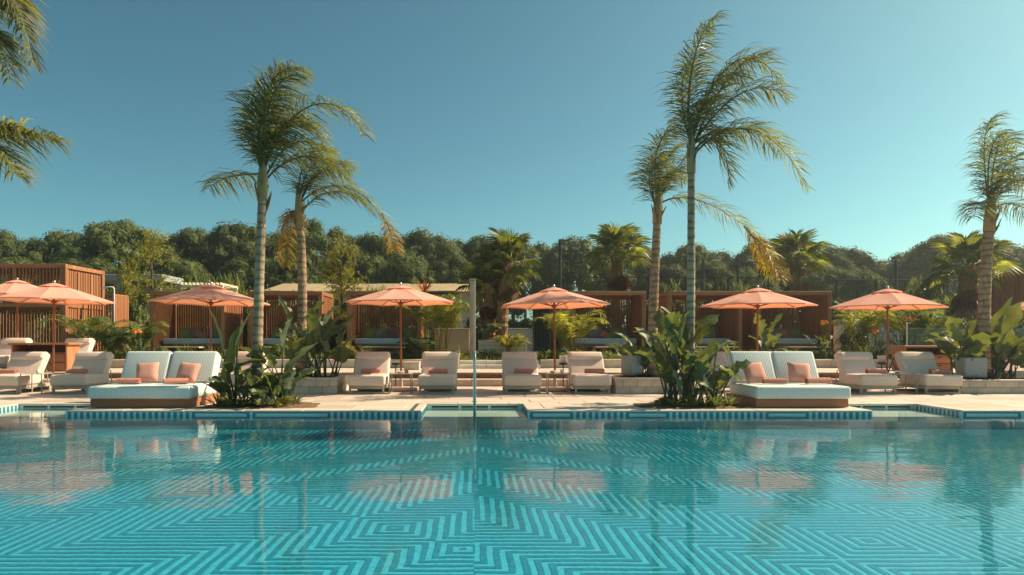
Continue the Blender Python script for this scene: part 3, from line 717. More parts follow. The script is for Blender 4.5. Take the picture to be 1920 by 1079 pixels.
# ------------------------------------------------------------------ cabanas
slat_cache = {}
def slat(parent, x, y, z0, z1, w=.045, t=.03, m='wood'):
    h = round(z1-z0, 3); k = (h, w, t, m)
    if k not in slat_cache: slat_cache[k] = MB().box((0, 0, 0), (w, t, h)).mesh('slat', M[m])
    return link('slat', slat_cache[k], parent, (x, y, (z0+z1)/2), (0, 0, R(random.uniform(-1, 1))))
CD, CZ = 25.4, .76
def cabana(label, x0, pillows, tray=False, w=2.78, dp=2.0, h=2.30):
    xa = X(x0, CD); o = thing('cabana', label, 'cabana', (xa+w/2, CD, ZG), 0, 'wooden slatted cabanas in a row')
    b = CZ-ZG; wd, wh = M['wood'], M['wood_h']; hw = w/2
    rbox('platform', (w, dp, b-.002), .01, wh, o, (0, dp/2, b/2-.001), segs=1)
    for sx in (-1, 1):
        rbox('post', (.15, .15, h-.15), .008, wd, o, (sx*(hw-.075), .075, b+(h-.15)/2), segs=1)
        rbox('post', (.12, .12, h-.15), .008, wd, o, (sx*(hw-.06), dp-.06, b+(h-.15)/2), segs=1)
        rbox('side_panel', (.05, dp-.28, h-.42), .004, wd, o, (sx*(hw-.06), dp/2+.015, b+.24+(h-.42)/2), segs=1)
        for k in range(9): slat(o, sx*(hw-.026), .24+k*(dp-.4)/8.6, b+.26, b+h-.2, .04, .09)
        rbox('side_rail', (.09, dp-.275, .09), .006, wd, o, (sx*(hw-.06), dp/2+.015, b+.19), segs=1)
    rbox('roof_beam', (w, .16, .15), .008, wh, o, (0, .08, b+h-.075), segs=1)
    rbox('roof_beam', (w, .12, .15), .008, wh, o, (0, dp-.06, b+h-.075), segs=1)
    for sx in (-1, 1): rbox('roof_beam', (.12, dp-.285, .15), .008, wd, o, (sx*(hw-.06), dp/2+.02, b+h-.075), segs=1)
    for k in range(17): rbox('roof_slat', (w-.255, .075, .05), .004, M['wood_h'], o, (0, .235+k*(dp-.42)/16, b+h-.05), (R(28), 0, 0), segs=1)
    n_ = 26
    for k in range(n_): slat(o, -hw+.2+k*(w-.4)/(n_-1), dp-.06, b+.30, b+h-.2)
    rbox('back_rail', (w-.25, .07, .10), .005, wh, o, (0, dp-.06, b+.25), segs=1)
    rbox('back_rail', (w-.25, .07, .06), .005, wh, o, (0, dp-.06, b+h-.182), segs=1)
    bh = .32
    rbox('bench', (w-.36, 1.05, .14), .006, wh, o, (0, 1.22, b+bh-.07), segs=1)
    for sx in (-1, 1): rbox('bench_leg', (.1, .95, bh-.15), .006, wh, o, (sx*(hw-.32), 1.22, b+(bh-.15)/2), segs=1)
    rbox('mattress', (w-.34, 1.10, .23), .05, M['fabric_blue'], o, (0, 1.20, b+bh+.116), segs=3)
    zt = CZ+bh+.232
    for (kind, fx, tilt, rz) in pillows:
        me, nm, hh = {'g': (CG, 'green', .22), 'r': (CR, 'dark grey', .21), 'p': (CPL, 'pink', .13)}[kind]
        yy = CD + (1.62 if kind == 'g' else 1.72 if kind == 'r' else 1.46)
        side = 'left' if fx < -.25 else 'right' if fx > .25 else 'middle'
        tag(link('cushion', me, None, (xa+w/2+fx*(hw-.35), yy, zt+hh-.02), (R(-16), R(tilt), R(rz))), '%s cushion, %s, in the %s' % (nm, {'left': 'left', 'right': 'right', 'middle': 'middle'}[side] + ' of bench', label.split(',')[0].replace('wooden slatted ', '')), 'cushion', 'cushions on the cabana benches')
    ct = thing('coffee_table', 'low wooden table in front of the ' + label.split(',')[0].replace('wooden slatted ', ''), 'table', (xa+w/2+.1, CD-.75, ZG), 0, 'low tables in front of the cabanas')
    rbox('table_top', (1.5, .55, .05), .006, M['plaster'], ct, (0, 0, .395), segs=1)
    for sx in (-1, 1): rbox('leg', (.12, .4, .37), .006, wd, ct, (sx*.45, 0, .185), segs=1)
    if tray:
        tt = thing('bed_tray', 'small wooden lap tray on the bench of the cabana behind the third parasol', 'tray', (xa+w/2+.05, CD+1.15, zt+.001))
        rbox('tray_top', (.55, .3, .02), .004, M['pole_wood'], tt, (0, 0, .23), segs=1)
        for sx in (-1, 1): MB().tube([(sx*.3, 0, .008), (sx*.25, 0, .22)], .014, 6).build('leg', M['pole_wood'], tt)
    return o
cabana('wooden slatted cabana behind the second parasol, with one green cushion at its left', 281, [('g', -.75, 6, 8), ('r', -.35, -4, 0), ('p', -.05, 32, 10), ('r', .35, 3, 0), ('g', .62, -6, -6)])
cabana('wooden slatted cabana behind the two left palm trunks', 464, [('g', -.7, 6, 8), ('r', -.2, -4, 0), ('r', .35, 3, 0), ('g', .75, -8, -6)])
cabana('wooden slatted cabana behind the third parasol, with a lap tray', 650, [('g', -.72, 5, 8), ('r', -.35, -4, 0), ('r', .18, 3, 0), ('p', .38, 60, 6), ('g', .72, -8, -6)], True)
cabana('wooden slatted cabana right of the fourth parasol', 1071, [('g', -.75, 6, 8), ('r', -.2, -4, 0), ('p', .18, 28, 8), ('g', .55, 4, 0), ('r', .8, 3, 0)])
cabana('wooden slatted cabana behind the ringed palm trunk', 1252, [('r', -.5, -4, 0), ('p', -.1, 25, 0), ('r', .3, 3, 0), ('g', .68, -10, -6)])
cabana('wooden slatted cabana behind the fifth parasol', 1419, [('r', -.35, -4, 0), ('r', .1, 4, 0), ('p', .35, 70, 0), ('g', .75, -5, -6)])

def tower(label, xa, xb, y0, y1, z0, z1, bench=True):
    o = thing('timber_pavilion', label, 'pavilion', ((xa+xb)/2, y0, z0)); w = xb-xa; dp = y1-y0; h = z1-z0; hw = w/2; wd, wh = M['wood'], M['wood_h']
    mid = h*.56
    for sx in (-1, 1):
        for yy in (.09, dp-.09): rbox('post', (.18, .18, h-.16), .008, wd, o, (sx*(hw-.09), yy, (h-.16)/2), segs=1)
        rbox('roof_beam', (.16, dp-.37, .15), .008, wd, o, (sx*(hw-.08), dp/2, h-.085), segs=1)
        rbox('side_rail', (.12, dp-.37, .14), .008, wd, o, (sx*(hw-.08), dp/2, mid), segs=1)
        rbox('side_rail', (.12, dp-.37, .14), .008, wd, o, (sx*(hw-.08), dp/2, .3), segs=1)
        rbox('side_rail', (.11, dp-.37, .12), .008, wd, o, (sx*(hw-.08), dp/2, mid+(h-mid)*.05-.75), segs=1)
        for k in range(1, 3): rbox('stile', (.11, .12, h-.3), .006, wd, o, (sx*(hw-.08), k*dp/3, (h-.2)/2), segs=1)
        ns = int((dp-.3)/.11)
        for k in range(ns): slat(o, sx*(hw-.08), .2+k*(dp-.4)/(ns-1), .3, h-.16, .03, .075)
    for yy in (.08, dp-.08):
        rbox('roof_beam', (w, .16, .155), .008, wh, o, (0, yy, h-.0775), segs=1)
        rbox('front_rail', (w-.37, .12, .14), .008, wh, o, (0, yy, mid), segs=1)
        ns = int((w-.4)/.125)
        for k in range(ns):
            xx = -hw+.24+k*(w-.48)/(ns-1); slat(o, xx, yy, mid+.07, h-.155, .05, .04)
            if yy > 1: slat(o, xx, yy, .1, mid-.07, .05, .04)
    for k in range(1, max(2, round(w/2.2))): rbox('stile', (.13, .13, h-mid-.23), .006, wd, o, (-hw+k*w/max(2, round(w/2.2)), .08, (h+mid-.08)/2), segs=1)
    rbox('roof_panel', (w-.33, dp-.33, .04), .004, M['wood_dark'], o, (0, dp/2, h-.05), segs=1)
    if bench:
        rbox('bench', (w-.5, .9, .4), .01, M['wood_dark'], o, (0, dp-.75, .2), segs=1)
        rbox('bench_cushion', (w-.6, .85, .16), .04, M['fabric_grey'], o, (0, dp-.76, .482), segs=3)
    return o
tower('tall two-storey slatted timber pavilion at the far left', -21.0, X(123, CD), CD, 28.1, ZG, 4.08)
tower('tall slatted timber pavilion at the far right edge', 22.2, 27.0, 25.6, 29.5, ZG, 4.08)
sc = thing('shower_screen', 'slatted wooden shower screen with an orange lit end panel right of the left pavilion', 'screen', (X(205, 26.2), 26.2, ZG))
rbox('end_panel', (.08, 1.1, 2.4), .006, M['wood'], sc, (.42, .0, 1.2), segs=1)
for k in range(10): slat(sc, .47, -.48+k*.107, .06, 2.36, .02, .085)
for k in range(14): slat(sc, -1.05+k*.107, .45, .05, 2.2, .05, .03)
rbox('rail', (1.45, .06, .1), .005, M['wood_h'], sc, (-.35, .45, 2.25), segs=1)
sh = thing('outdoor_shower', 'white outdoor shower pipe with a bent arm above the slatted screen', 'shower', (X(214, 25.6), 25.6, ZG))
MB().tube([(0, 0, 0), (0, 0, 2.55), (-.02, 0, 2.62), (-.07, 0, 2.65), (-.38, 0, 2.65)], .025, 8).build('pipe', M['plaster_white'], sh, True)
MB().lathe([(.02, 0), (.1, -.03), (.1, -.05), (.01, -.05)][::-1], 16, (-.38, 0, 2.64)).build('shower_head', M['steel'], sh)

# tall pale column on the axis
col = thing('shower_column', 'tall pale stone column with a steel edge standing on the axis behind the handrail', 'column', (X(887, 22.6), 22.6, ZG))
rbox('shaft', (.15, .26, 2.62), .01, M['column_stone'], col, (-.04, 0, 1.31), segs=1)
rbox('steel_edge', (.05, .16, 2.64), .01, M['metal_grey'], col, (.0605, .0, 1.32), segs=1)
rbox('base_plate', (.34, .36, .03), .005, M['metal_grey'], col, (-.01, 0, .0152), segs=1)
MB().lathe([(.02, 0), (.03, .01), (.03, .04), (.012, .05)], 12, (.10, 0, 1.05)).build('tap', M['steel'], col)
rbox('top_cap', (.22, .28, .03), .006, M['metal_grey'], col, (-.015, 0, 2.656), segs=1)

# ------------------------------------------------------------------ vegetation: builders
UPV = Vector((0, 0, 1))
def frond_mesh(mb, ctrl, nl, ll, lw, wind=Vector((0, 0, 0)), droop=.5, rnd=random, plum=.35, t0=.12, rad=.022, fwd=.55, segs=3, ns=14):
    pts = [bez(ctrl, i/ns) for i in range(ns+1)]
    mb.tube(pts, [rad*(1-.8*i/ns) for i in range(ns+1)], 5)
    for i in range(nl):
        t = t0+(1-t0)*(i+rnd.random()*.8)/nl
        t = min(t, .995); p = bez(ctrl, t); T = (bez(ctrl, min(1, t+.02))-bez(ctrl, t-.02)).normalized()
        S_ = T.cross(UPV); S_ = S_.normalized() if S_.length > .05 else Vector((0, 1, 0)); Nn = S_.cross(T).normalized()
        pr = (.45+.55*math.sin(math.pi*min(1, (t-t0)/(1-t0)*.72+.22)))*(1 if t < .9 else 1-(t-.9)*4)
        for sd_ in (-1, 1):
            dr = (S_*sd_*rnd.uniform(.7, 1)+T*fwd*rnd.uniform(.7, 1.3)+Nn*rnd.uniform(-plum*.6, plum)).normalized()
            L = ll*pr*rnd.uniform(.75, 1.12); q = p.copy(); w = dr.cross(Nn)
            if w.length < .1: w = dr.cross(S_)
            w = (w.normalized()+Nn*rnd.uniform(-.9, .9)).normalized()*lw*.5
            k = len(mb.v); mb.v += [tuple(q-w*.5), tuple(q+w*.5)]
            for s_ in range(1, segs+1):
                q = q+dr*L/segs
                dr = (dr+Vector((0, 0, -1))*droop*rnd.uniform(.6, 1.3)+wind*rnd.uniform(.7, 1.3)).normalized()
                if s_ < segs:
                    ww = w*(1 if s_ == 1 else .75); mb.v += [tuple(q-ww), tuple(q+ww)]
                    a = k+2*(s_-1); mb.f.append((a, a+1, a+3, a+2))
                else:
                    mb.v.append(tuple(q)); a = k+2*(s_-1); mb.f.append((a, a+1, a+2))

def palm_trunk(o, pts, radii, m, rings=True, base=None):
    """ringed trunk; pts relative to the palm's origin"""
    mb = MB(); n = 60; P_, R_ = [], []
    for i in range(n+1):
        t = i/n; f = t*(len(pts)-1); k = min(int(f), len(pts)-2); u = f-k
        P_.append(pts[k].lerp(pts[k+1], u)); r = radii[k]*(1-u)+radii[k+1]*u
        R_.append(r*(1+(.045 if i % 2 else -.02) if rings else random.uniform(.93, 1.08)))
    mb.tube(P_, R_, 14); return mb.build('trunk', M[m], o, True)

def queen_palm(label, base, trunk_px, d, rad, fronds, tm, seed, wind=.35, ll=.74, dens=1.15, lw=.020):
    rr = random.Random(seed)
    o = thing('queen_palm', label, 'palm tree', base, 0, 'windswept feather palms')
    B = Vector(base); pts = [Vector((0, 0, -.05))]+[P(x, y, d)-B for x, y in trunk_px]
    palm_trunk(o, pts, [rad*1.25]+[rad*(1-.32*i/len(trunk_px)) for i in range(len(trunk_px))], tm)
    top = pts[-1]; tp = pts[-2]
    up = (top-tp).normalized()
    MB().tube([top-up*.25, top+up*.1, top+up*.45, top+up*.8], [rad*.95, rad*1.0, rad*.66, rad*.2], 10).build('crownshaft', M['crownshaft'], o, True)
    for k in range(7):                           # old leaf bases
        a = rr.uniform(0, 6.28); q = top-up*rr.uniform(.0, .5); dr = Vector((math.cos(a), math.sin(a), 0))
        MB().tube([q+dr*rad*.5, q+dr*rad*1.1+up*.15, q+dr*(rad*1.3+.04)+up*rr.uniform(.25, .4)], [.03, .022, .008], 5).build('leaf_base', M['trunk_husk'], o)
    for k, fr in enumerate(fronds):
        dry = fr[0] if isinstance(fr[0], str) else None; px = fr[1:] if dry else fr
        dz = rr.uniform(-.7, .7); c = []
        for i, (x, y) in enumerate(px): c.append(P(x, y, d+dz*i/(len(px)-1))-B)
        if not dry or dry == 'm': c[0] = top+up*rr.uniform(.0, .3)
        ln = sum((c[i+1]-c[i]).length for i in range(len(c)-1))
        mb = MB(); frond_mesh(mb, c, int((26*ln**.6+18)*dens), ll if dry != 'd' else .5, lw, Vector((wind, 0, 0)), .55, rr, .5)
        mb.build('frond', M['leaf_dry'] if dry == 'd' else M['leaf_queen'], o)
    return o

def fan_leaf_mesh(seed, m, dead=False):
    rr = random.Random(seed); mb = MB(); pl = .75; n = 26; Rb = .62
    mb.tube([(0, 0, 0), (pl*.5, 0, .05), (pl, 0, .02)], [.02, .014, .010], 5)
    span = R(rr.uniform(125, 150)) if not dead else R(60)
    for j in range(n):
        a0, a1 = -span+2*span*j/n, -span+2*span*(j+1)/n; am = (a0+a1)/2
        rr_ = Rb*(.72+.28*math.cos(am*.62))*rr.uniform(.92, 1.06); ri = rr_*.52
        dr = -.10-.12*rr.random()-(.25 if dead else 0)
        k = len(mb.v); h = Vector((pl, 0, .02))
        c = lambda a, r, z: (pl+r*math.cos(a), r*math.sin(a), .02+z)
        mb.v += [tuple(h), c(a0, ri, .015), c(am, ri, -.02), c(a1, ri, .015), c(am, rr_*.8, dr*.35), c(am+rr.uniform(-.04, .04), rr_*1.08, dr*1.3-.06)]
        mb.f += [(k, k+1, k+2), (k, k+2, k+3), (k+1, k+4, k+2), (k+2, k+4, k+3), (k+1, k+5, k+4), (k+4, k+5, k+3)]
    return mb.mesh('leaf', M[m])
FANS = [fan_leaf_mesh(i, 'leaf_fan') for i in range(4)]; FAND = [fan_leaf_mesh(9+i, 'leaf_fan_dead', True) for i in range(2)]
def fan_palm(label, base, h, rad, seed, scale=1.0, n=26, skirt=5, lean=(0, 0)):
    rr = random.Random(seed); o = thing('fan_palm', label, 'palm tree', base, 0, 'fan palms'); top = Vector((lean[0], lean[1], h))
    mb = MB(); P_, R_ = [], []
    for i in range(31):
        t = i/30; P_.append(Vector((lean[0]*t*t, lean[1]*t*t, h*t-.03))); R_.append(rad*(1.15-.3*t)*rr.uniform(.90, 1.12))
    mb.tube(P_, R_, 12); mb.build('trunk', M['trunk_husk'], o)
    for k in range(40):                          # boots
        t = rr.uniform(.35, 1); a = rr.uniform(0, 6.28); q = Vector((lean[0]*t*t, lean[1]*t*t, h*t)); dr = Vector((math.cos(a), math.sin(a), 0))
        if k < 22: MB().tube([q+dr*rad*.7, q+dr*rad*1.15+UPV*.10, q+dr*rad*1.35+UPV*.22], [.05, .04, .012], 4).build('leaf_boot', M['trunk_husk'], o)
    for k in range(n):
        t = k/(n-1); el = R(84-100*t**1.1+rr.uniform(-8, 8)); a = k*2.4+rr.uniform(-.3, .3)
        s_ = scale*rr.uniform(.85, 1.1)*(1 if t > .15 else .85)
        lo = link('leaf', FANS[k % 4], o, top+Vector((0, 0, .05-.25*t))); lo.scale = (s_,)*3
        lo.rotation_euler = (Euler((rr.uniform(-.5, .5), -el, 0)).to_matrix()).to_euler(); lo.rotation_mode = 'XYZ'
        lo.rotation_euler = (Matrix.Rotation(a, 3, 'Z') @ Matrix.Rotation(-el, 3, 'Y') @ Matrix.Rotation(rr.uniform(-.6, .6), 3, 'X')).to_euler()
    for k in range(skirt):
        a = rr.uniform(0, 6.28); lo = link('dead_leaf', FAND[k % 2], o, top+Vector((0, 0, -.25))); lo.scale = (scale*.95,)*3
        lo.rotation_euler = (Matrix.Rotation(a, 3, 'Z') @ Matrix.Rotation(R(rr.uniform(58, 80)), 3, 'Y')).to_euler()
    return o

def paddle(mb, base, ctrl_dir, plen, blen, bw, bend, rr, tears=.5, fold=.42):
    """strelitzia/banana leaf: petiole then blade, along a bending curve"""
    d = ctrl_dir.normalized(); p = Vector(base); pts = [p.copy()]; n1, n2 = 5, 11
    hz = Vector((d.x, d.y, 0)); hz = hz.normalized() if hz.length > .02 else Vector((1, 0, 0))
    for i in range(n1):
        p = p+d*plen/n1; pts.append(p.copy()); d = (d+hz*bend*.05).normalized()
    mb.tube(pts, [.022-.012*i/n1 for i in range(n1+1)], 5)
    k = len(mb.v); cols = (-1, -.5, 0, .5, 1); ph = rr.uniform(0, 6)
    side0 = d.cross(UPV); side0 = side0.normalized() if side0.length > .05 else Vector((0, 1, 0)); tw = rr.uniform(-1.0, 1.0)
    notch = {}
    for i in range(2, n2):
        for sd_ in (-1, 1):
            if rr.random() < tears: notch[(i, sd_)] = rr.uniform(.25, .8)
    for i in range(n2+1):
        t = i/n2; wv = bw*.5*(math.sin(math.pi*min(1, t*.80+.12))**.75)*(1 if t < .85 else max(0.03, 1-(t-.85)/.15*.97))
        S_ = d.cross(UPV); S_ = S_.normalized() if S_.length > .12 else side0
        N_ = S_.cross(d).normalized(); S2 = (S_*math.cos(tw)+N_*math.sin(tw)); N2 = S2.cross(d).normalized()
        for c in cols:
            ww = wv*c
            if abs(c) == 1 and (i, int(c)) in notch: ww *= notch[(i, int(c))]
            z = abs(c)*wv*fold*(1+.3*math.sin(ph+i*1.3+c))-.10*wv*abs(c)**2*2*(t)
            mb.v.append(tuple(p+S2*ww+N2*z))
        p = p+d*blen/n2; d = (d+hz*bend*.07*(1+t)+Vector((0, 0, -1))*bend*.10*t).normalized()
    for i in range(n2):
        for j in range(4):
            a = k+i*5+j; mb.f.append((a, a+1, a+6, a+5))
def banana_clump(label, base, n, hmin, hmax, seed, lean=.5, name='banana_plant', spread=.25, bl=(.7, 1.1), bw=(.28, .42), explicit=(), lx=0.0):
    rr = random.Random(seed); o = thing(name, label, 'plant', base, 0, 'broad-leaved banana-like plants')
    B = Vector(base)
    for k in range(n):
        a = k*2.4+rr.uniform(-.5, .5); r = spread*math.sqrt(rr.random()); h = rr.uniform(hmin, hmax); L = min(rr.uniform(*bl), h*.62)
        ln = lean*rr.uniform(.25, 1.2)
        dr = Vector((math.cos(a)*ln+lx, math.sin(a)*ln, 1)); mb = MB()
        paddle(mb, (r*math.cos(a*1.7), r*math.sin(a*1.7), 0), dr, max(.25, h-L*.75), L, rr.uniform(*bw), rr.uniform(.4, 1.5), rr)
        mb.build('leaf', M['leaf_banana'], o, True)
    for (x0, y0, x1, y1, x2, y2, d, w) in explicit:   # foot of the blade, its tip: measured in the photograph at the plant's own depth
        f, q, t = P(x0, y0, B.y)-B, P(x1, y1, d)-B, P(x2, y2, d)-B
        f.z = 0; mb = MB(); dv = (q-f); mb.tube([f, f.lerp(q, .5)+Vector((0, 0, .03)), q], [.024, .018, .012], 5)
        sub = MB(); paddle(sub, (0, 0, 0), (t-q), .001, (t-q).length, w, .25, rr, .45)
        for i in range(len(sub.v)): sub.v[i] = tuple(Vector(sub.v[i])+q)
        off = len(mb.v); mb.v += sub.v; mb.f += [tuple(i+off for i in f_) for f_ in sub.f]
        mb.build('leaf', M['leaf_banana'], o, True)
    return o

def areca(label, base, n, h, seed, m='leaf_areca', cat='palm', spread=.15, ll=.42, group='feathery garden palms', stem=True, droop=.32, lean=.55, name='areca_palm'):
    rr = random.Random(seed); o = thing(name, label, cat, base, 0, group)
    for k in range(n):
        a = k*2.4+rr.uniform(-.4, .4); b0 = Vector((spread*rr.uniform(-1, 1), spread*rr.uniform(-1, 1), 0)); hh = h*rr.uniform(.65, 1.0); out = hh*lean*rr.uniform(.5, 1.2)
        dr = Vector((math.cos(a), math.sin(a), 0)); c = [b0, b0+dr*out*.15+UPV*hh*.55, b0+dr*out*.55+UPV*hh*1.12, b0+dr*out*1.15+UPV*hh*.82]
        mb = MB(); frond_mesh(mb, c, 34, ll, .026, Vector((.06, 0, 0)), droop, rr, .25, .34, .014, .8, 3, 12); mb.build('frond', M[m], o)
    return o

def strap_tuft(label, base, n, ln, w, seed, m='leaf_mid', name='strap_leaf_plant', cat='plant', group='strap-leaved tufts', droop=.35, up=1.0):
    rr = random.Random(seed); o = thing(name, label, cat, base, 0, group)
    for k in range(n):
        a = k*2.4+rr.uniform(-.3, .3); L = ln*rr.uniform(.65, 1.1); e = up*rr.uniform(.4, 1.6); d = Vector((math.cos(a), math.sin(a), e)).normalized()
        p = Vector((math.cos(a), math.sin(a), 0))*.03; s_ = Vector((-math.sin(a), math.cos(a), 0)); mb = MB(); n_ = 5
        for i in range(n_+1):
            t = i/n_; ww = w*.5*(math.sin(math.pi*(.18+.82*t))**.8 if t < 1 else .02)
            N_ = s_.cross(d)
            mb.v += [tuple(p-s_*ww+N_*-.3*ww), tuple(p), tuple(p+s_*ww+N_*-.3*ww)]
            p = p+d*L/n_; d = (d+Vector((0, 0, -1))*droop*.35).normalized()
        for i in range(n_):
            q = i*3; mb.f += [(q, q+1, q+4, q+3), (q+1, q+2, q+5, q+4)]
        mb.build('leaf', M[m], o)
    return o

def leaf_cloud(mb, cen, rx, ry, rz, n, ls, rr, shell=.55, asp=.45, upb=.2, drp=0.0, jit=.8):
    for k in range(n):
        while True:
            v = Vector((rr.uniform(-1, 1), rr.uniform(-1, 1), rr.uniform(-1, 1)))
            if .05 < v.length < 1: break
        v = v.normalized()*(shell+(1-shell)*rr.random()**.6)
        p = Vector((cen[0]+v.x*rx, cen[1]+v.y*ry, cen[2]+v.z*rz)); nn = (v.normalized()+Vector((rr.uniform(-jit, jit), rr.uniform(-jit, jit), rr.uniform(-.5, 1)*jit+upb))).normalized()
        a = nn.cross(Vector((rr.uniform(-1, 1), rr.uniform(-1, 1), rr.uniform(-1, 1))))
        if drp: a = (a.normalized()+Vector((0, 0, -drp)))
        a.normalize(); b = nn.cross(a).normalized(); s_ = ls*rr.uniform(.6, 1.3)
        i = len(mb.v); mb.v += [tuple(p-a*s_*.5), tuple(p+b*s_*asp*.5+nn*s_*.06), tuple(p+a*s_*.5), tuple(p-b*s_*asp*.5+nn*s_*.06)]; mb.f.append((i, i+1, i+2, i+3))
def core(mb, cen, rx, ry, rz, rr, f=.62):
    n1, n2 = 6, 9; k = len(mb.v)
    for i in range(n1+1):
        th = math.pi*i/n1
        for j in range(n2):
            ph = 2*math.pi*j/n2; q = f*rr.uniform(.85, 1.1)
            mb.v.append((cen[0]+rx*q*math.sin(th)*math.cos(ph), cen[1]+ry*q*math.sin(th)*math.sin(ph), cen[2]+rz*q*math.cos(th)))
    for i in range(n1):
        for j in range(n2): mb.f.append((k+i*n2+j, k+(i+1)*n2+j, k+(i+1)*n2+(j+1) % n2, k+i*n2+(j+1) % n2))

# pine crowns: flattened domes of needle puffs, four shapes shared by all the pines
def pine_meshes(seed):
    rr = random.Random(seed); mb = MB(); tb = MB()
    tb.tube([(0, 0, -.02), (rr.uniform(-.03, .03), 0, .3), (rr.uniform(-.05, .05), rr.uniform(-.03, .03), .60)], [.030, .024, .018], 8)
    for k in range(8):
        a = k*.785+rr.uniform(-.3, .3); r = rr.uniform(.25, .42); z0 = rr.uniform(.28, .55)
        tb.tube([(0, 0, z0), (math.cos(a)*r*.5, math.sin(a)*r*.5, z0+.10), (math.cos(a)*r, math.sin(a)*r, rr.uniform(.62, .75))], [.014, .010, .005], 5)
    puffs = []
    for k in range(80):
        a = rr.uniform(0, 6.28); r = .45*math.sqrt(rr.random()); zt = .90-.34*(r/.47)**2.4
        z = zt-(0 if k < 48 else rr.random()*.40*(.5+r)); q = rr.uniform(.07, .12)
        puffs.append((math.cos(a)*r, math.sin(a)*r, max(.36, z), q))
    for (x, y, z, q) in puffs:
        core(mb, (x, y, z), q, q, q*.72, rr, .74); leaf_cloud(mb, (x, y, z), q*1.08, q*1.08, q*.84, 150, .024, rr, .80, .5, .15, 0, .5)
    return tb.mesh('trunk', M['bark'], True), mb.mesh('crown', M['leaf_pine'])
PINES = [pine_meshes(100+i) for i in range(4)]
def pine(label, x, top, w_px, d, k, gz=ZG, hs=1.0):
    h = (Z(top, d)-gz)/.985; w = w_px*d/F/.98
    o = thing('umbrella_pine', label, 'pine tree', (X(x, d), d, gz), random.uniform(0, 6.28), 'umbrella pines on the skyline'); o.scale = (w, w, h)
    link('trunk', PINES[k % 4][0], o); link('crown', PINES[k % 4][1], o); return o

def shrub_mesh(seed, m, ls, n=900, puffs=9, asp=.45, drp=0.0, f=.62):
    rr = random.Random(seed); mb = MB()
    for k in range(puffs):
        a = rr.uniform(0, 6.28); r = .36*math.sqrt(rr.random()); q = rr.uniform(.16, .26); z = rr.uniform(.18, .80)*(1-.5*r)
        if f: core(mb, (math.cos(a)*r, math.sin(a)*r, z), q, q, q, rr, f)
        leaf_cloud(mb, (math.cos(a)*r, math.sin(a)*r, z), q*1.1, q*1.1, q*1.1, n//puffs, ls, rr, .6, asp, .2, drp)
    if not drp: leaf_cloud(mb, (0, 0, .18), .40, .40, .22, n//6, ls, rr, .4, asp)
    return mb.mesh('foliage', M[m])
SHR = {'dark': shrub_mesh(1, 'leaf_dark', .075), 'mid': shrub_mesh(2, 'leaf_mid', .075), 'lime': shrub_mesh(3, 'leaf_lime', .07), 'grey': shrub_mesh(4, 'leaf_grey', .06),
       'dark2': shrub_mesh(5, 'leaf_dark', .06, 1200, 12), 'mid2': shrub_mesh(6, 'leaf_mid', .06, 1300, 13), 'weep': shrub_mesh(7, 'leaf_grey', .16, 1500, 12, .16, 1.6, .5),
       'weepg': shrub_mesh(8, 'leaf_mid', .17, 1500, 12, .14, 1.6, .5)}
STEM = MB().tube([(0, 0, -.02), (.02, 0, .25), (0, .02, .6)], [.03, .025, .015], 6).tube([(0, 0, .1), (.1, .05, .3), (.2, .1, .55)], [.018, .014, .008], 5).tube([(0, 0, .12), (-.1, .06, .3), (-.2, -.05, .55)], [.018, .014, .008], 5).mesh('stem', M['bark'], True)
def shrub(label, x, top, w_px, d, kind, bz=ZG, name='shrub', cat='shrub', group='garden shrubs', stem=True):
    h = Z(top, d)-bz; w = w_px*d/F/.95
    o = thing(name, label, cat, (X(x, d), d, bz), random.uniform(0, 6.28), group); o.scale = (w, w, h)
    link('foliage', SHR[kind], o)
    if stem: link('stem', STEM, o)
    return o

# ------------------------------------------------------------------ vegetation: what stands where
bedz = .0
def bed(label, pts, seed):
    rr = random.Random(seed); o = MB(); n = len(pts); c = Vector((sum(p[0] for p in pts)/n, sum(p[1] for p in pts)/n, 0))
    fine = []
    for i in range(n):
        a, b = Vector((*pts[i], 0)), Vector((*pts[(i+1) % n], 0))
        for k in range(6): fine.append(a.lerp(b, k/6)+Vector((rr.uniform(-.03, .03), rr.uniform(-.02, .02), 0)))
    rings = [1.0, .97, .85, .6, .3]
    for t in rings:
        for p in fine:
            q = c.lerp(p, t); o.v.append((q.x, q.y, .003 if t == 1 else .012+.05*(1-t)+rr.uniform(-.006, .012)))
    m_ = len(fine)
    for i in range(len(rings)-1):
        for j in range(m_): o.f.append((i*m_+j, i*m_+(j+1) % m_, (i+1)*m_+(j+1) % m_, (i+1)*m_+j))
    o.f.append(tuple((len(rings)-1)*m_+j for j in range(m_)))
    return tag(o.build('planting_bed', M['soil'], None, True), label, 'planting bed')
bed('mulched planting bed on the pool edge right of the left daybed', [(-5.0, 12.20), (-3.35, 12.17), (-2.85, 12.35), (-2.95, 13.0), (-3.6, 13.45), (-4.9, 13.4)], 1)
bed('mulched planting bed on the pool edge left of the right daybed', [(2.95, 12.35), (3.4, 12.12), (4.75, 12.12), (4.98, 12.5), (4.9, 13.3), (3.6, 13.4), (3.0, 13.0)], 2)

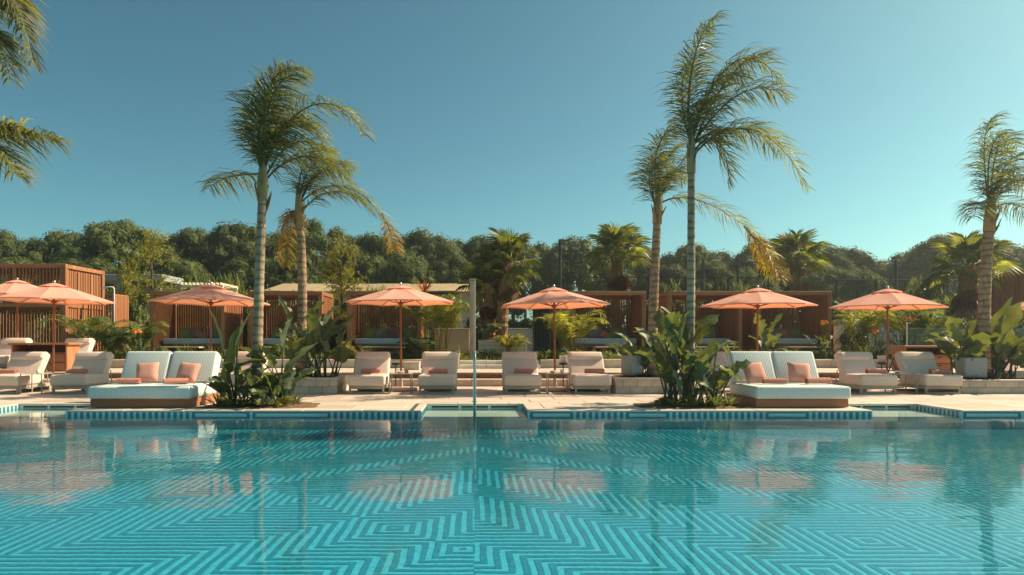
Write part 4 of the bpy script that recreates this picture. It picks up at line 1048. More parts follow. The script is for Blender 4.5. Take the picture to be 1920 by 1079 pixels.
queen_palm('tall palm with a smooth grey trunk in the left poolside bed', (X(482, 12.75), 12.75, .02), [(482, 700), (484, 600), (487, 500), (490, 420), (492, 352)], 12.75, .098,
  [[(495, 325), (474, 230), (500, 100), (570, 132)], [(497, 320), (484, 220), (515, 130), (562, 142)], [(498, 320), (520, 230), (580, 150), (660, 190), (682, 255)], [(496, 325), (480, 250), (490, 170), (545, 180)],
   [(498, 325), (510, 240), (560, 190), (610, 262)], [(500, 345), (530, 290), (600, 265), (660, 345)], [(490, 362), (470, 330), (430, 322), (392, 352)], [(497, 320), (474, 260), (464, 200), (482, 150)],
   [(497, 325), (495, 220), (495, 160), (530, 128)], [(498, 330), (505, 260), (530, 220), (580, 240)], [(496, 330), (482, 280), (478, 230), (500, 200)], [(499, 335), (520, 270), (570, 240), (620, 290)]], 'trunk_ring', 11, wind=.30)
queen_palm('leaning palm with drooping yellow fronds in the left stone planter', (X(566, 16.2), 16.2, .27), [(566, 640), (567, 560), (566, 480), (562, 405)], 16.2, .115,
  [[(562, 400), (600, 335), (680, 320), (738, 448)], [(561, 398), (556, 330), (570, 255), (630, 285)], [(562, 398), (590, 310), (640, 290), (660, 320)], ['d', (560, 402), (545, 385), (528, 410), (520, 490)],
   ['d', (561, 404), (552, 390), (540, 420), (536, 500)], [(562, 398), (575, 330), (605, 300), (650, 335)], [(562, 400), (600, 350), (650, 340), (700, 400)], ['d', (716, 400), (730, 430), (736, 445), (738, 470)], [(561, 398), (565, 330), (585, 290), (625, 305)]], 'trunk', 12, wind=.22)
queen_palm('tallest palm with a ringed pale trunk in the right poolside bed', (X(1293, 12.75), 12.75, .02), [(1294, 690), (1295, 600), (1296, 500), (1296, 400), (1296, 300)], 12.75, .082,
  [[(1297, 285), (1278, 180), (1300, 60), (1345, 30)], [(1298, 285), (1320, 160), (1390, 40), (1465, 155)], [(1300, 285), (1345, 200), (1410, 130), (1478, 185)], [(1300, 292), (1360, 215), (1450, 215), (1512, 352)],
   [(1296, 285), (1276, 210), (1270, 150), (1292, 120)], [(1297, 288), (1310, 190), (1350, 110), (1400, 150)], [(1300, 290), (1335, 230), (1362, 260), (1368, 345)], [(1297, 285), (1288, 200), (1290, 110), (1325, 50)],
   [(1299, 288), (1320, 210), (1370, 110), (1440, 100)], [(1297, 288), (1296, 230), (1310, 180), (1345, 190)], [(1299, 292), (1330, 240), (1400, 215), (1470, 290)]], 'trunk_ring', 13, wind=.30)
queen_palm('slim palm with one long drooping frond in the planter with the grey speaker', (X(1224, 16.2), 16.2, .27), [(1223, 640), (1226, 560), (1229, 480), (1233, 400)], 16.2, .115,
  [[(1237, 375), (1205, 330), (1235, 260), (1268, 218)], [(1237, 372), (1220, 300), (1230, 250), (1270, 240)], [(1238, 375), (1250, 340), (1270, 310), (1300, 280)], [(1240, 385), (1275, 345), (1380, 390), (1452, 480)],
   [(1236, 374), (1212, 350), (1210, 310), (1238, 290)], ['d', (1405, 440), (1435, 455), (1455, 490), (1465, 530)], ['d', (1395, 425), (1420, 450), (1430, 480), (1440, 510)], [(1237, 372), (1228, 330), (1245, 290), (1280, 270)], [(1237, 374), (1240, 330), (1260, 310), (1285, 340)]], 'trunk', 14, wind=.22)
queen_palm('palm with a peeling pinkish trunk in the long right planter', (X(1843, 16.2), 16.2, .24), [(1844, 640), (1846, 560), (1850, 480), (1856, 415)], 16.2, .135,
  [[(1858, 395), (1842, 300), (1838, 230), (1868, 220)], [(1858, 392), (1858, 300), (1870, 230), (1910, 275)], [(1858, 394), (1870, 310), (1900, 270), (1950, 300)], [(1862, 405), (1885, 370), (1930, 375), (1970, 450)],
   [(1854, 398), (1842, 375), (1834, 365), (1826, 410)], [(1858, 394), (1880, 330), (1920, 310), (1960, 390)], [(1858, 393), (1848, 320), (1850, 260), (1885, 250)], [(1858, 394), (1865, 330), (1890, 300), (1930, 340)]], 'trunk', 15, wind=.25)
queen_palm('palm standing outside the left picture edge, fronds reaching in', (-10.1, 12.4, 0), [(-160, 640), (-158, 480), (-150, 330)], 12.4, .13,
  [[(-145, 300), (-100, 100), (-40, -120), (30, -60), (62, 120)], [(-145, 300), (-90, 60), (-50, -80), (10, -40), (45, 60)], [(-145, 300), (-110, 140), (-60, 0), (-10, 20), (20, 150)], [(-145, 300), (-80, 270), (20, 235), (112, 262)], [(-145, 300), (-90, 250), (-30, 215), (40, 245)],
   [(-145, 300), (-200, 200), (-260, 180), (-330, 260)], [(-145, 300), (-150, 180), (-120, 60), (-60, 20)], [(-145, 300), (-80, 260), (-20, 260), (40, 330)], [(-145, 300), (-190, 260), (-230, 300), (-260, 380)]], 'trunk_ring', 16, wind=.12, ll=.95, dens=1.6, lw=.034)

fan_palm('tallest of the three fan palms on the axis, in front of its neighbours', (X(940, 24.6), 24.6, ZG+.5), Z(492, 24.6)-ZG-.5, .21, 31, .98, 24, 4, (.25, 0))
fan_palm('left fan palm of the three on the axis', (X(918, 25.0), 25.0, ZG+.5), Z(530, 25.0)-ZG-.5, .24, 32, .92, 20, 4)
fan_palm('small rear fan palm of the three on the axis', (X(934, 25.3), 25.3, ZG+.5), Z(522, 25.3)-ZG-.5, .18, 33, .85, 18, 3)
fan_palm('fan palm rising behind the cabana right of the fourth parasol', (X(1157, 31), 31, ZG), Z(478, 31)-ZG, .30, 34, 1.15, 24, 4)
fan_palm('fan palm rising behind the cabana behind the fifth parasol', (X(1492, 31), 31, ZG), Z(490, 31)-ZG, .28, 35, 1.15, 24, 3)
fan_palm('fan palm with a brown skirt behind the peeling right palm', (X(1815, 28), 28, ZG), Z(500, 28)-ZG, .36, 36, 1.2, 24, 7)

# broad-leaved clumps
banana_clump('tall banana plant with an upright leaf right of the left daybed', (X(436, 12.6), 12.6, .03), 14, .35, 1.0, 41, .6, spread=.25, bl=(.35, .6), bw=(.16, .26),
  explicit=[(438, 758, 426, 728, 432, 604, 12.6, .34), (440, 758, 445, 650, 462, 575, 12.6, .22), (436, 758, 418, 660, 405, 572, 12.6, .20), (440, 758, 445, 690, 500, 668, 12.5, .30), (434, 758, 420, 745, 382, 712, 12.4, .22)])
banana_clump('banana plant with torn curving leaves at the right of the left bed', (X(524, 12.7), 12.7, .03), 15, .45, 1.3, 42, .5, spread=.25, bl=(.4, .62), bw=(.18, .28),
  explicit=[(524, 752, 536, 700, 590, 632, 12.7, .34), (524, 752, 532, 650, 540, 590, 12.7, .32), (522, 752, 510, 690, 490, 640, 12.7, .28), (526, 752, 540, 730, 548, 690, 12.5, .26)])
banana_clump('low broad-leaved plant at the foot of the smooth palm', (X(490, 12.45), 12.45, .03), 20, .3, .75, 43, .8, spread=.25, bl=(.3, .45), bw=(.2, .28))
banana_clump('tall dark banana plant in the left stone planter', (X(592, 16.1), 16.1, .27), 24, .8, 1.75, 44, .45, spread=.5, bl=(.6, .9), bw=(.24, .36),
  explicit=[(570, 700, 545, 620, 532, 548, 16.1, .50), (600, 700, 600, 640, 642, 575, 16.1, .34), (610, 700, 612, 660, 600, 590, 16.0, .34), (560, 700, 548, 660, 532, 610, 15.9, .36), (598, 700, 575, 600, 605, 560, 16.1, .30)])
banana_clump('large dense banana clump with yellow lit leaves in the right poolside bed', (X(1275, 12.7), 12.7, .03), 26, .6, 1.85, 45, .30, spread=.38, bl=(.45, .8), bw=(.2, .32),
  explicit=[(1258, 752, 1256, 640, 1248, 576, 12.7, .16), (1266, 752, 1268, 660, 1285, 582, 12.8, .40), (1280, 752, 1300, 640, 1330, 590, 12.8, .36), (1290, 752, 1310, 690, 1340, 630, 12.7, .34), (1270, 752, 1262, 690, 1230, 640, 12.6, .34),
            (1276, 752, 1275, 740, 1268, 690, 12.3, .22), (1284, 752, 1282, 670, 1315, 655, 12.4, .30), (1290, 752, 1320, 720, 1370, 690, 12.4, .26)])
banana_clump('banana plant leaning toward the right daybed', (X(1330, 12.6), 12.6, .03), 13, .35, 1.05, 46, .5, spread=.26, bl=(.35, .55), bw=(.18, .28), explicit=[(1332, 752, 1350, 690, 1392, 720, 12.45, .34), (1330, 752, 1345, 650, 1385, 640, 12.6, .28)])
banana_clump('banana plant beside the grey speaker in the right square planter', (X(1205, 16.5), 16.5, .27), 20, .5, 1.3, 47, .55, spread=.35, bl=(.5, .7), bw=(.26, .36))
banana_clump('banana plant behind the ringed palm in the right square planter', (X(1252, 16.4), 16.4, .27), 16, .5, 1.2, 48, .5, spread=.25, bl=(.5, .7), bw=(.26, .36))
banana_clump('young traveller-like plant with two upright leaves before the fifth parasol', (X(1437, 21.9), 21.9, ZG), 4, .8, 1.3, 49, .35, spread=.12, bl=(.5, .8), bw=(.26, .36),
  explicit=[(1437, 660, 1432, 635, 1424, 585, 21.9, .42), (1437, 660, 1440, 635, 1460, 583, 21.9, .42)])
banana_clump('tall banana plant left of the peeling palm in the long right planter', (X(1806, 16.3), 16.3, .24), 18, .6, 1.5, 50, .45, spread=.25, bl=(.6, .8), bw=(.28, .38), explicit=[(1806, 700, 1800, 650, 1790, 590, 16.3, .44), (1808, 700, 1815, 640, 1840, 575, 16.3, .40)])
banana_clump('tall banana plant right of the peeling palm in the long right planter', (X(1876, 16.3), 16.3, .24), 22, .6, 1.6, 51, .45, spread=.3, bl=(.6, .9), bw=(.3, .4), explicit=[(1872, 700, 1865, 640, 1885, 550, 16.3, .46), (1874, 700, 1880, 650, 1900, 560, 16.3, .42)])
banana_clump('large-leaved banana plant behind the glass balustrade', (X(1770, 21.5), 22.4, ZG), 9, .8, 1.8, 52, .5, spread=.3, bl=(.7, 1.0), bw=(.3, .4))

# garden palms, cycads, cannas and tufts
areca('golden feather palm right of the cabana behind the third parasol', (X(818, 23.2), 23.2, ZG), 26, 2.6, 61, spread=.4, lean=.42)
areca('golden feather palm under the fourth parasol', (X(1072, 22.6), 22.6, ZG), 20, 1.9, 62, spread=.35, lean=.6)
areca('small feather palm on slim stems before the shower screen', (X(160, 21.9), 22.0, ZG), 14, 1.7, 63, 'leaf_mid', spread=.15, lean=.75)
areca('low golden palm spilling over the central planter', (X(958, 23.6), 23.6, ZG), 12, .95, 64, spread=.12, lean=.7, ll=.3)
areca('dark cycad in front of the cabana behind the third parasol', (X(786, 22.2), 22.2, ZG), 22, .8, 65, 'leaf_dark', 'cycad', .06, .22, 'low cycads', droop=.1, lean=.8, name='cycad')
areca('pale cycad on the central planter left of the palms', (X(915, 24.3), 24.3, ZG+.55), 18, .8, 66, 'leaf_grey', 'cycad', .08, .22, 'low cycads', droop=.1, lean=.9, name='cycad')
areca('dark spiky cycad left of the cabana behind the second parasol', (X(205, 22.2), 22.2, ZG), 20, 1.1, 67, 'leaf_dark', 'cycad', .08, .26, 'low cycads', droop=.12, lean=.6, name='cycad')
areca('feathery yellow palm left of the sixth parasol', (X(1622, 23.0), 23.0, ZG), 16, 1.9, 68, spread=.3, lean=.5)
areca('green feathery palm right of the sixth parasol', (X(1718, 22.8), 22.8, ZG), 18, 2.1, 69, 'leaf_mid', spread=.4, lean=.5)
areca('tall yellow feathery palm behind the sixth parasol', (X(1675, 24.5), 24.5, ZG), 18, 2.4, 70, spread=.5, lean=.45)
areca('feather palm at the left of the leftmost cabana', (X(262, 23.5), 23.5, ZG), 12, 1.4, 71, 'leaf_mid', spread=.2, lean=.6)
def canna(label, x, d, n, h, seed, red=True, bz=ZG):
    o = banana_clump(label, (X(x, d), d, bz), n, h*.55, h, seed, .35, 'canna_lily', .22, (.28, .42), (.12, .17)); rr = random.Random(seed); o['group'] = 'canna lilies'
    for k in range(3):
        bx, by = rr.uniform(-.15, .15), rr.uniform(-.15, .15); mb = MB().tube([(bx*.5, by*.5, 0), (bx, by, h*1.15)], [.012, .006], 5); mb.build('flower_stalk', M['leaf_mid'], o)
        fb = MB(); leaf_cloud(fb, (bx, by, h*1.17), .06, .06, .09, 16, .09, rr, .3, .6); fb.build('flower', M['flower'], o)
canna('canna lily with an orange flower right of the cabana behind the fifth parasol', 1543, 22.2, 12, 1.05, 81)
canna('canna lily left of the cabana behind the second parasol', 258, 22.4, 10, .8, 82)
canna('canna lily with yellow flowers behind the sixth parasol', 1702, 22.1, 12, 1.15, 83)
canna('canna lily left of the right wooden bar', 1640, 22.0, 9, .8, 84)
TB = [(410, 12.35, .42, 'leaf_dark', 'dark strap-leaved tuft at the left end of the left bed'), (458, 12.3, .38, 'leaf_dark', 'dark strap-leaved tuft below the smooth palm'), (492, 12.3, .36, 'leaf_grey', 'pale strap-leaved tuft at the front of the left bed'),
      (552, 12.75, .36, 'leaf_dark', 'dark strap-leaved tuft at the right end of the left bed'), (430, 12.3, .36, 'leaf_mid', 'green strap-leaved tuft beside the left daybed'), (1262, 12.3, .36, 'leaf_dark', 'dark strap-leaved tuft at the left front of the right bed'), (1300, 12.28, .40, 'leaf_dark', 'dark strap-leaved tuft in the middle of the right bed'),
      (1340, 12.28, .40, 'leaf_dark', 'dark strap-leaved tuft in the right half of the right bed'), (1366, 12.5, .36, 'leaf_grey', 'pale agave-like tuft beside the right daybed'), (1322, 12.35, .34, 'leaf_mid', 'green strap-leaved tuft in front of the right banana clump')]
for i, (x, d, ln, m_, lb) in enumerate(TB): strap_tuft(lb, (X(x, d), d, .02), 26, ln, .035 if m_ != 'leaf_grey' else .05, 200+i, m_)
for i, (x, d, ln, m_, lb) in enumerate([(245, 22.3, .55, 'leaf_mid', 'yucca-like tuft in the garden behind the left daybed'), (690, 22.2, .5, 'leaf_grass', 'pale grass tuft in front of the cabana behind the third parasol'), (866, 22.9, .5, 'leaf_grass', 'pale grass tuft beside the tall stone column'), (1290, 22.3, .5, 'leaf_grass', 'pale grass tuft before the cabana behind the ringed trunk'),
      (1372, 22.3, .6, 'leaf_grass', 'pale grass tuft between the banana clump and the fifth parasol'), (1500, 22.2, .4, 'leaf_grass', 'pale grass tuft behind the right daybed'), (350, 22.3, .55, 'leaf_grass', 'pale grass tuft before the cabana behind the second parasol'), (400, 22.4, .5, 'leaf_grass', 'pale grass tuft behind the second parasol pole'),
      (1620, 21.95, .6, 'leaf_grass', 'pale grass tuft behind the lounger left of the sixth parasol'), (1600, 22.4, .5, 'leaf_mid', 'green strap tuft left of the sixth parasol garden'), (190, 21.95, .5, 'leaf_lime', 'lime strap tuft behind the left bar'), (1020, 22.0, .35, 'leaf_mid', 'green strap tuft at the foot of the green gate'), (1100, 22.0, .4, 'leaf_mid', 'green strap tuft in front of the cabana right of the fourth parasol')]):
    strap_tuft(lb, (X(x, d), d, ZG-.005), 40, ln*1.25, .022, 230+i, m_, 'grass_tuft', 'grass', 'grass tufts in the garden', .3, 1.6)

# shrubs: (label, x, top, width, depth, kind, base)
for (lb, x, top, w, d, k, bz) in [
  ('round lime shrub at the right end of the left poolside bed', 534, 738, 38, 12.35, 'lime', .02), ('round lime shrub at the left end of the right poolside bed', 1243, 738, 36, 12.45, 'lime', .02),
  ('low dark shrub under the tall banana in the left planter', 562, 690, 44, 16.0, 'dark', .27), ('low dark shrub beside the palm in the right square planter', 1222, 692, 40, 16.0, 'dark', .27), ('low dark shrub right of the speaker on the long planter', 1856, 690, 34, 16.0, 'dark', .24),
  ('green bush between the shower screen and the leftmost cabana', 262, 560, 45, 27.5, 'mid', ZG), ('green bush left of the leftmost cabana roof', 255, 520, 40, 30.5, 'mid2', ZG),
  ('yellow-green bush behind the second parasol', 455, 508, 90, 33, 'lime', ZG), ('green bush behind the leftmost cabana', 340, 515, 90, 34, 'mid2', ZG), ('dark green bush right of the weeping tree', 500, 518, 70, 36, 'dark2', ZG),
  ('leafy bush in front of the white pergola', 385, 516, 75, 33.5, 'mid', ZG), ('leafy bush at the left end of the white pergola', 315, 512, 60, 33, 'lime', ZG), ('bush behind the cabana behind the palm trunks', 560, 535, 90, 33, 'mid2', ZG), ('bush between the second and third left cabanas', 632, 590, 40, 27, 'mid', ZG), ('weeping light bush left of the third parasol', 708, 508, 48, 29.5, 'weepg', ZG),
  ('bush behind the cabana behind the third parasol', 745, 530, 70, 31, 'mid', ZG), ('golden bush right of the third parasol', 838, 526, 62, 27.5, 'lime', ZG), ('dark shrubs at the foot of the fan palms', 905, 570, 70, 30, 'dark2', ZG),
  ('dark hedge-like shrub right of the central fan palms', 985, 580, 80, 30, 'dark2', ZG), ('dark shrub behind the green gate', 1030, 560, 60, 31, 'dark', ZG), ('flowering bush left of the rear fan palm', 1085, 535, 70, 33, 'mid', ZG),
  ('weeping pale bush right of the slim palm', 1255, 515, 90, 33, 'weep', ZG), ('weeping pale bush behind the ringed palm', 1310, 535, 70, 34, 'weep', ZG), ('bush behind the fifth parasol', 1395, 522, 80, 34, 'weep', ZG), ('bush between the right cabanas and the court', 1440, 545, 60, 33, 'mid', ZG),
  ('green bush right of the right cabana row', 1588, 548, 70, 29, 'mid2', ZG), ('yellow bush left of the sixth parasol top', 1630, 530, 50, 30, 'lime', ZG), ('large weeping pale bush right of the sixth parasol', 1742, 508, 130, 29, 'weep', ZG),
  ('dark hedge behind the right stone planter', 1905, 580, 90, 22.5, 'dark2', ZG), ('dark bush behind the peeling palm', 1865, 560, 80, 24, 'dark', ZG), ('green bush under the weeping bush', 1780, 590, 80, 25, 'mid', ZG), ('green bush behind the right bar', 1735, 600, 70, 24.5, 'mid2', ZG),
  ('green bush left of the right bar', 1600, 605, 60, 25.5, 'mid', ZG), ('dark bush right of the leftmost pavilion', 205, 575, 40, 29, 'dark2', ZG), ('low shrub before the cabana behind the second parasol', 300, 645, 30, 22.4, 'mid', ZG),
  ('low shrub before the third parasol', 745, 655, 24, 22.1, 'grey', ZG), ('low shrub under the third parasol cabana', 765, 652, 22, 22.3, 'mid', ZG), ('low shrub at the left foot of the cabana behind the third parasol', 660, 640, 40, 22.3, 'lime', ZG), ('low shrub before the fourth parasol', 1050, 648, 40, 22.1, 'mid', ZG),
  ('low shrub left of the tray of the cabana behind the trunks', 520, 640, 60, 22.6, 'mid', ZG), ('low shrub before the cabana behind the fifth parasol', 1465, 648, 45, 22.2, 'mid2', ZG), ('low shrub right of the banana clump', 1400, 650, 40, 22.1, 'lime', ZG), ('low shrub under the central planter', 930, 658, 36, 23.2, 'grey', ZG),
  ('low red-leaved shrub between the left cabanas', 640, 630, 40, 23.0, 'lime', ZG)]:
    shrub(lb, x, top, w, d, k, bz)
shrub('weeping dark tree behind the leftmost cabanas', 410, 482, 130, 40, 'weepg', ZG, 'weeping_tree', 'tree', 'weeping trees')
cy = strap_tuft('red cordyline above the cabana behind the third parasol', (X(797, 28), 28, ZG), 22, .7, .07, 300, 'leaf_red', 'cordyline', 'plant', 'cordylines', .2, 1.3)
for ch in cy.children: ch.location.z = Z(548, 28)-ZG
MB().tube([(0, 0, -.02), (.02, 0, 1.5), (0, 0, Z(546, 28)-ZG)], .04, 6).build('trunk', M['bark'], cy)

# feathery yellow trees
def feathery(label, x, top, w_px, d, seed, m='leaf_lime'):
    rr = random.Random(seed); h = Z(top, d)-ZG; w = w_px*d/F; o = thing('feathery_tree', label, 'tree', (X(x, d), d, ZG), 0, 'feathery yellow trees')
    tb = MB().tube([(0, 0, -.05), (.05, 0, h*.4), (-.03, 0, h*.75), (0, 0, h*.95)], [.07, .055, .035, .012], 7); mb = MB()
    for k in range(46):
        t = rr.uniform(.22, 1); a = rr.uniform(0, 6.28); r = w*.5*(1-abs(t-.5)*1.1)*rr.uniform(.4, 1.1); z = h*t*.95
        e = Vector((math.cos(a)*r, math.sin(a)*r, z+h*.07)); s0 = Vector((0, 0, z-h*.04)); tb.tube([s0, s0.lerp(e, .5)+Vector((0, 0, .06)), e], [.014, .010, .004], 4)
        for j in range(34):
            u = rr.uniform(.35, 1.1); p = s0.lerp(e, u)+Vector((rr.gauss(0, .10), rr.gauss(0, .10), rr.gauss(0, .09)))
            leaf_cloud(mb, p, .06, .06, .06, 2, .17, rr, .2, .24, .1, .3)
    tb.build('trunk', M['bark'], o, True); mb.build('crown', M[m], o)
feathery('golden feathery tree behind the grey roofed kiosk', 285, 432, 115, 31, 401)
feathery('golden feathery tree between the cabanas left of the third parasol', 640, 446, 105, 28.5, 402)
feathery('slender golden feathery tree behind the kiosk roof', 240, 490, 60, 33, 403)

# umbrella pines along the skyline
PN = [(8, 428, 110, 62), (62, 440, 90, 70), (115, 426, 130, 60), (225, 408, 175, 58), (300, 440, 110, 68), (365, 422, 135, 62), (445, 412, 150, 60), (525, 430, 120, 66), (592, 407, 150, 60), (660, 436, 120, 70), (705, 432, 120, 64), (790, 427, 150, 60), (860, 444, 110, 70), (905, 436, 110, 62), (965, 446, 120, 66),
      (1015, 452, 110, 70), (1085, 440, 150, 62), (1180, 452, 130, 68), (1290, 452, 120, 62), (1345, 466, 110, 70), (1440, 444, 140, 66), (1510, 447, 150, 62), (1575, 458, 130, 66), (1630, 486, 100, 72), (1700, 468, 140, 64), (1772, 434, 150, 60), (1850, 440, 140, 66), (1915, 462, 130, 64)]
for i, (x, top, w, d) in enumerate(PN):
    pos = ORD[i]+' from the left edge' if i < 15 else (ORD[len(PN)-1-i]+' from the right edge')
    pine('umbrella pine on the skyline, '+pos, x, top+2, w*1.2, d, i)
for i, (x, top, w, d) in enumerate([(40, 480, 150, 52), (160, 478, 150, 53), (330, 480, 140, 52), (480, 476, 140, 53), (550, 470, 110, 50), (690, 474, 120, 52), (760, 470, 120, 50), (850, 478, 120, 52), (1330, 490, 110, 50), (1250, 495, 110, 54), (1560, 500, 120, 52), (1400, 500, 110, 54), (1620, 505, 90, 50)]):
    o = pine('lower rounded pine standing in front of the skyline pines, '+ORD[i]+' from the left', x, top, w*1.15, d, i+1); o['group'] = 'lower pines in front'
fw = MB(); rr = random.Random(77)
for k in range(130):
    x = -75+150*k/129+rr.uniform(-1, 1); y = rr.uniform(74, 82); q = rr.uniform(1.6, 2.6); z = ZG+rr.uniform(.8, 2.2) if x < 6 else ZG+rr.uniform(.2, .9)
    core(fw, (x, y, z), q*1.2, q, q, rr, .8); leaf_cloud(fw, (x, y, z), q*1.3, q, q*1.05, 130, .5, rr, .75, .5)
tag(fw.build('far_wood', M['leaf_pine']), 'dark undergrowth of the far pine wood', 'wood', None, 'stuff')
gr = MB(); rr = random.Random(78)
for k in range(5200):
    x = rr.uniform(-15, 16.5); y = rr.uniform(21.95, 24.5)
    h = rr.uniform(.06, .22); a = rr.uniform(0, 6.28); w = .012; lx, ly = rr.uniform(-.06, .06), rr.uniform(-.06, .06); n0 = len(gr.v)
    gr.v += [(x-w*math.cos(a), y-w*math.sin(a), ZG-.005), (x+w*math.cos(a), y+w*math.sin(a), ZG-.005), (x+lx, y+ly, ZG+h)]; gr.f.append((n0, n0+1, n0+2))
tag(gr.build('grass', M['leaf_grass']), 'short grassy ground cover around the cabanas', 'grass', None, 'stuff')

def hedge(label, xa, xb, d, top, m_, seed):
    rr = random.Random(seed); w = X(xb, d)-X(xa, d); h = Z(top, d)-ZG; o = thing('hedge', label, 'hedge', (X((xa+xb)/2, d), d, ZG)); n_ = int(w/.6); mb = MB()
    for k in range(n_):
        for zz in (.25, .7):
            q = rr.uniform(.38, .55); c = (-w/2+(k+.5)*w/n_, rr.uniform(-.1, .1), h*zz+rr.uniform(-.12, .12)); core(mb, c, q, q*.8, h*.33, rr, .8); leaf_cloud(mb, c, q*1.1, q*.9, h*.36, 170, .13, rr, .75, .5)
    mb.build('foliage', M[m_], o)
    for k in range(0, n_, 2): MB().tube([(-w/2+(k+.5)*w/n_, 0, -.02), (-w/2+(k+.5)*w/n_, 0, h*.5)], .03, 5).build('stem', M['bark'], o)
hedge('loose green hedge behind the three left cabanas', 285, 800, 28.6, 556, 'leaf_mid', 601)
hedge('loose dark hedge behind the cabanas right of the steps', 1030, 1400, 28.6, 560, 'leaf_dark', 602)
hedge('loose green hedge behind the cabana behind the fifth parasol', 1405, 1580, 28.8, 563, 'leaf_mid', 603)
for (nm, m_, lb, n_, sd_, hh) in (('ground_cover', 'leaf_mid', 'low leafy green ground cover in the garden strip', 420, 501, .24), ('flowering_ground_cover', 'leaf_lime', 'yellow-green flowering ground cover in the garden strip', 200, 502, .20), ('dark_ground_cover', 'leaf_dark', 'dark low ground cover in the garden strip', 260, 503, .26)):
    gc = MB(); rr = random.Random(sd_)
    for k in range(n_):
        x, y = rr.uniform(-14, 16), rr.uniform(21.98, 24.3)
        if X(862, T3)-.1 < x < X(1010, T3)+.1 and y < 23.4: continue
        h = hh*rr.uniform(.5, 1.4); leaf_cloud(gc, (x, y, ZG+h*.5), .22, .2, h*.55, 26, .10, rr, .4, .5)
    tag(gc.build(nm, M[m_]), lb, 'ground cover', None, 'stuff')

# ------------------------------------------------------------------ structures behind the cabanas
bw_ = thing('sand_building', 'long low sand-coloured building with a flat roof behind the left cabanas', 'building', (X(690, 37), 37, ZG))
hw = (X(895, 37)-X(500, 37))/2
he = Z(549, 37)-ZG; hr_ = Z(535, 41)-ZG
rbox('wall', (hw*2-.3, 7.4, he-.06), .03, M['plaster'], bw_, (0, 4.0, (he-.06)/2), segs=1)
rf = MB(); n_ = 12
for k in range(n_):                              # roof sheets, gently sagging
    x0, x1 = -hw+2*hw*k/n_, -hw+2*hw*(k+1)/n_-.01; z0 = random.uniform(-.02, .02)
    MB().prism([(x0, 0), (x1, 0), (x1, 4.1), (x0, 4.1)], 0, .08).build('roof_sheet', M['canvas'], bw_).matrix_basis = Matrix.Translation((0, -.1, he+z0)) @ Matrix.Rotation(math.atan2(hr_-he, 4.1), 4, 'X')
    MB().prism([(x0, 0), (x1, 0), (x1, 4.1), (x0, 4.1)], 0, .08).build('roof_sheet', M['canvas'], bw_).matrix_basis = Matrix.Translation((0, 8.1, he+z0)) @ Matrix.Rotation(math.pi, 4, 'Z') @ Matrix.Translation((0, 0, 0)) @ Matrix.Rotation(math.atan2(hr_-he, 4.1), 4, 'X')
def lw(label, xa, xb, d, top, m='plaster'):
    w = X(xb, d)-X(xa, d); o = thing('rendered_wall', label, 'wall', (X((xa+xb)/2, d), d, ZG)); h = Z(top, d)-ZG
    rbox('wall', (w, .2, h-.05), .01, M[m], o, (0, 0, (h-.05)/2), segs=1); rbox('cap_stone', (w+.04, .26, .05), .008, M['coping'], o, (0, 0, h-.025), segs=1)
lw('low sand rendered wall left of the tall stone column', 815, 880, 26.5, 616); lw('low pale rendered wall right of the central planter', 905, 1000, 26.8, 616, 'plaster_white')
lw('pale blue-grey wall right of the right cabana row', 1565, 1690, 27.0, 600, 'plaster_white')
gt = thing('green_gate', 'dark green slatted metal gate right of the central fan palms', 'gate', (X(1015, 24.6), 24.6, ZG))
for k in range(7): rbox('bar', (.05, .12, 1.95), .005, M['metal_green'], gt, (-.27+k*.09, 0, .975), (0, 0, R(20)), segs=1)
for zz in (.06, 1.92): rbox('rail', (.68, .05, .06), .005, M['metal_green'], gt, (0, .10, zz), segs=1)
def court(label, xs_, d, top, glass=True):
    xa, xb = X(xs_[0], d), X(xs_[-1], d); o = thing('court_fence', label, 'fence', ((xa+xb)/2, d, ZG)); h = Z(top, d)-ZG; cx = (xa+xb)/2
    for x in xs_: rbox('post', (.10, .10, h), .006, M['metal_green'], o, (X(x, d)-cx, 0, h/2), segs=1)
    for i in range(len(xs_)-1):
        a, b = X(xs_[i], d)-cx, X(xs_[i+1], d)-cx
        for zz in (h-.03, h*.62): rbox('rail', (b-a-.102, .05, .05), .004, M['metal_green'], o, ((a+b)/2, 0, zz), segs=1)
        n_ = int((b-a)/.45)
        for k in range(1, n_): rbox('mesh_wire', (.010, .010, h*.36), .002, M['metal_green'], o, (a+(b-a)*k/n_, 0, h*.81), segs=1)
        if glass: rbox('glass_panel', (b-a-.12, .012, h*.58), .003, M['glass'], o, ((a+b)/2, 0, h*.31), segs=1)
court('dark green court fence behind the cabanas between the fourth and fifth parasols', [1063, 1140, 1215, 1290, 1365, 1440], 37, 519)
court('dark green court fence behind the sixth parasol', [1568, 1643, 1722, 1800], 37, 524)
def flood(label, x, top, d, arm):
    o = thing('floodlight_pole', label, 'floodlight', (X(x, d), d, ZG)); h = Z(top, d)-ZG
    MB().tube([(0, 0, 0), (0, 0, h)], [.10, .085], 8).build('pole', M['metal_green'], o); rbox('arm', (.9, .08, .06), .01, M['metal_green'], o, (arm*.40, 0, h-.05), segs=1)
    rbox('lamp_head', (.5, .3, .09), .02, M['metal_grey'], o, (arm*.75, 0, h-.11), segs=1)
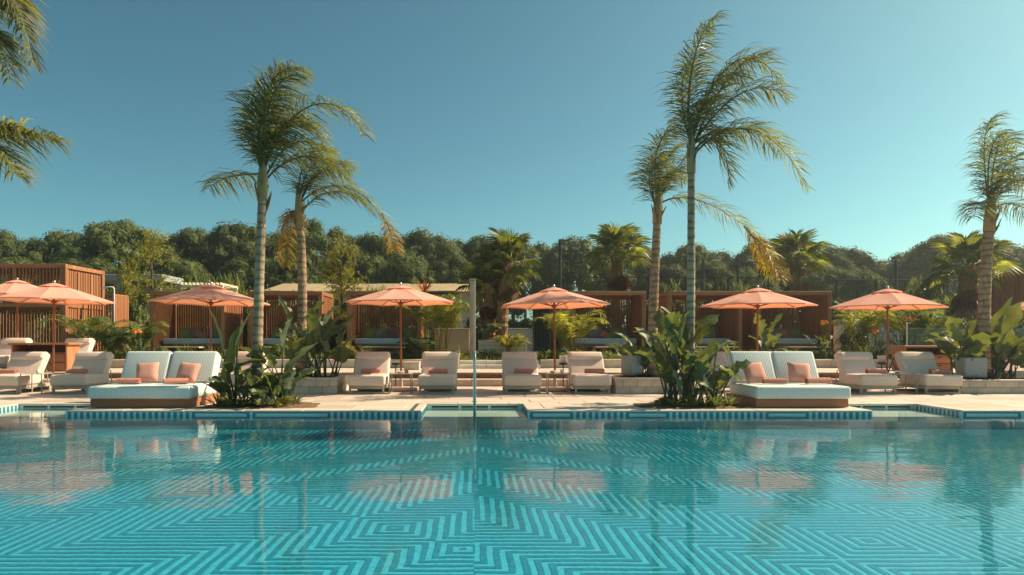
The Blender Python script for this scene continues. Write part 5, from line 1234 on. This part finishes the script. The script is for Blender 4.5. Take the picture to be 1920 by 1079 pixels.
for (x, top, d, a, lb) in [(1050, 449, 38, 1, 'tall dark floodlight pole left of the rear fan palm'), (985, 482, 44, 1, 'dark floodlight pole behind the central fan palms'), (1680, 488, 40, -1, 'dark floodlight pole above the sixth parasol'), (1318, 486, 42, 1, 'dark floodlight pole right of the ringed palm'), (1384, 486, 42, 1, 'dark floodlight pole left of the drooping frond tip'), (1435, 500, 42, 1, 'dark floodlight pole behind the drooping frond tip')]: flood(lb, x, top, d, a)
gb = thing('glass_balustrade', 'frameless glass balustrade with steel posts behind the right planter', 'balustrade', (X(1805, 21.2), 21.2, Z2))
for k in range(5):
    xx = X(1700, 21.2)+k*1.35-X(1805, 21.2); rbox('post', (.04, .04, Z(606, 21.2)-Z2), .004, M['steel'], gb, (xx, 0, (Z(606, 21.2)-Z2)/2), segs=1)
    if k < 4: rbox('glass_panel', (1.27, .014, 1.15), .003, M['glass'], gb, (xx+.675, 0, .68), segs=1)
kd = 34; kk = thing('kiosk', 'grey roofed open kiosk with striped shelves behind the left pavilion', 'kiosk', (X(240, kd), kd, ZG)); kw = X(310, kd)-X(180, kd)
rbox('roof_fascia', (kw, 2.5, .34), .02, M['metal_grey'], kk, (0, 1.2, Z(521, kd)-ZG), segs=1)
for k in range(4): rbox('post', (.16, .16, Z(527, kd)-ZG), .01, M['metal_grey'], kk, (-kw/2+.2+k*(kw-.4)/3, .1, (Z(527, kd)-ZG)/2-.005), segs=1)
for k in range(5): rbox('shelf', (kw-.7, .5, .07), .006, M['wood_h'], kk, (0, 2.0, 1.6+k*.36), segs=1)
rbox('back_wall', (kw-.2, .1, Z(527, kd)-ZG-.01), .01, M['plaster_white'], kk, (0, 2.32, (Z(527, kd)-ZG)/2-.02), segs=1)
pd = 36; pg = thing('white_pergola', 'white lattice pergola roof behind the leftmost cabana', 'pergola', (X(360, pd), pd, ZG)); pw = X(422, pd)-X(305, pd)
for sx in (-1, 0, 1):
    for yy in (0, 2.2): rbox('post', (.1, .1, Z(540, pd)-ZG), .006, M['plaster_white'], pg, (sx*(pw/2-.1), yy, (Z(540, pd)-ZG)/2), segs=1)
for yy in (0, 2.2): rbox('beam', (pw, .12, .14), .006, M['plaster_white'], pg, (0, yy, Z(540, pd)-ZG+.07), segs=1)
for k in range(16): rbox('slat', (.07, 2.7, .12), .004, M['plaster'], pg, (-pw/2+.1+k*(pw-.2)/15, 1.1, Z(540, pd)-ZG+.205), segs=1)

# ------------------------------------------------------------------ warm morning air
m, n, l, b = mat('haze_air'); n.remove(b); pv = n.new('ShaderNodeVolumePrincipled'); pv.inputs['Color'].default_value = (.93, .96, 1, 1); pv.inputs['Density'].default_value = .0009; pv.inputs['Anisotropy'].default_value = .62
l.new(pv.outputs[0], n['Material Output'].inputs['Volume'])
hz = MB().box((0, 135, 6.25), (524, 394, 16.5)).build('haze', m); tag(hz, kind='stuff'); hz.display_type = 'BOUNDS'
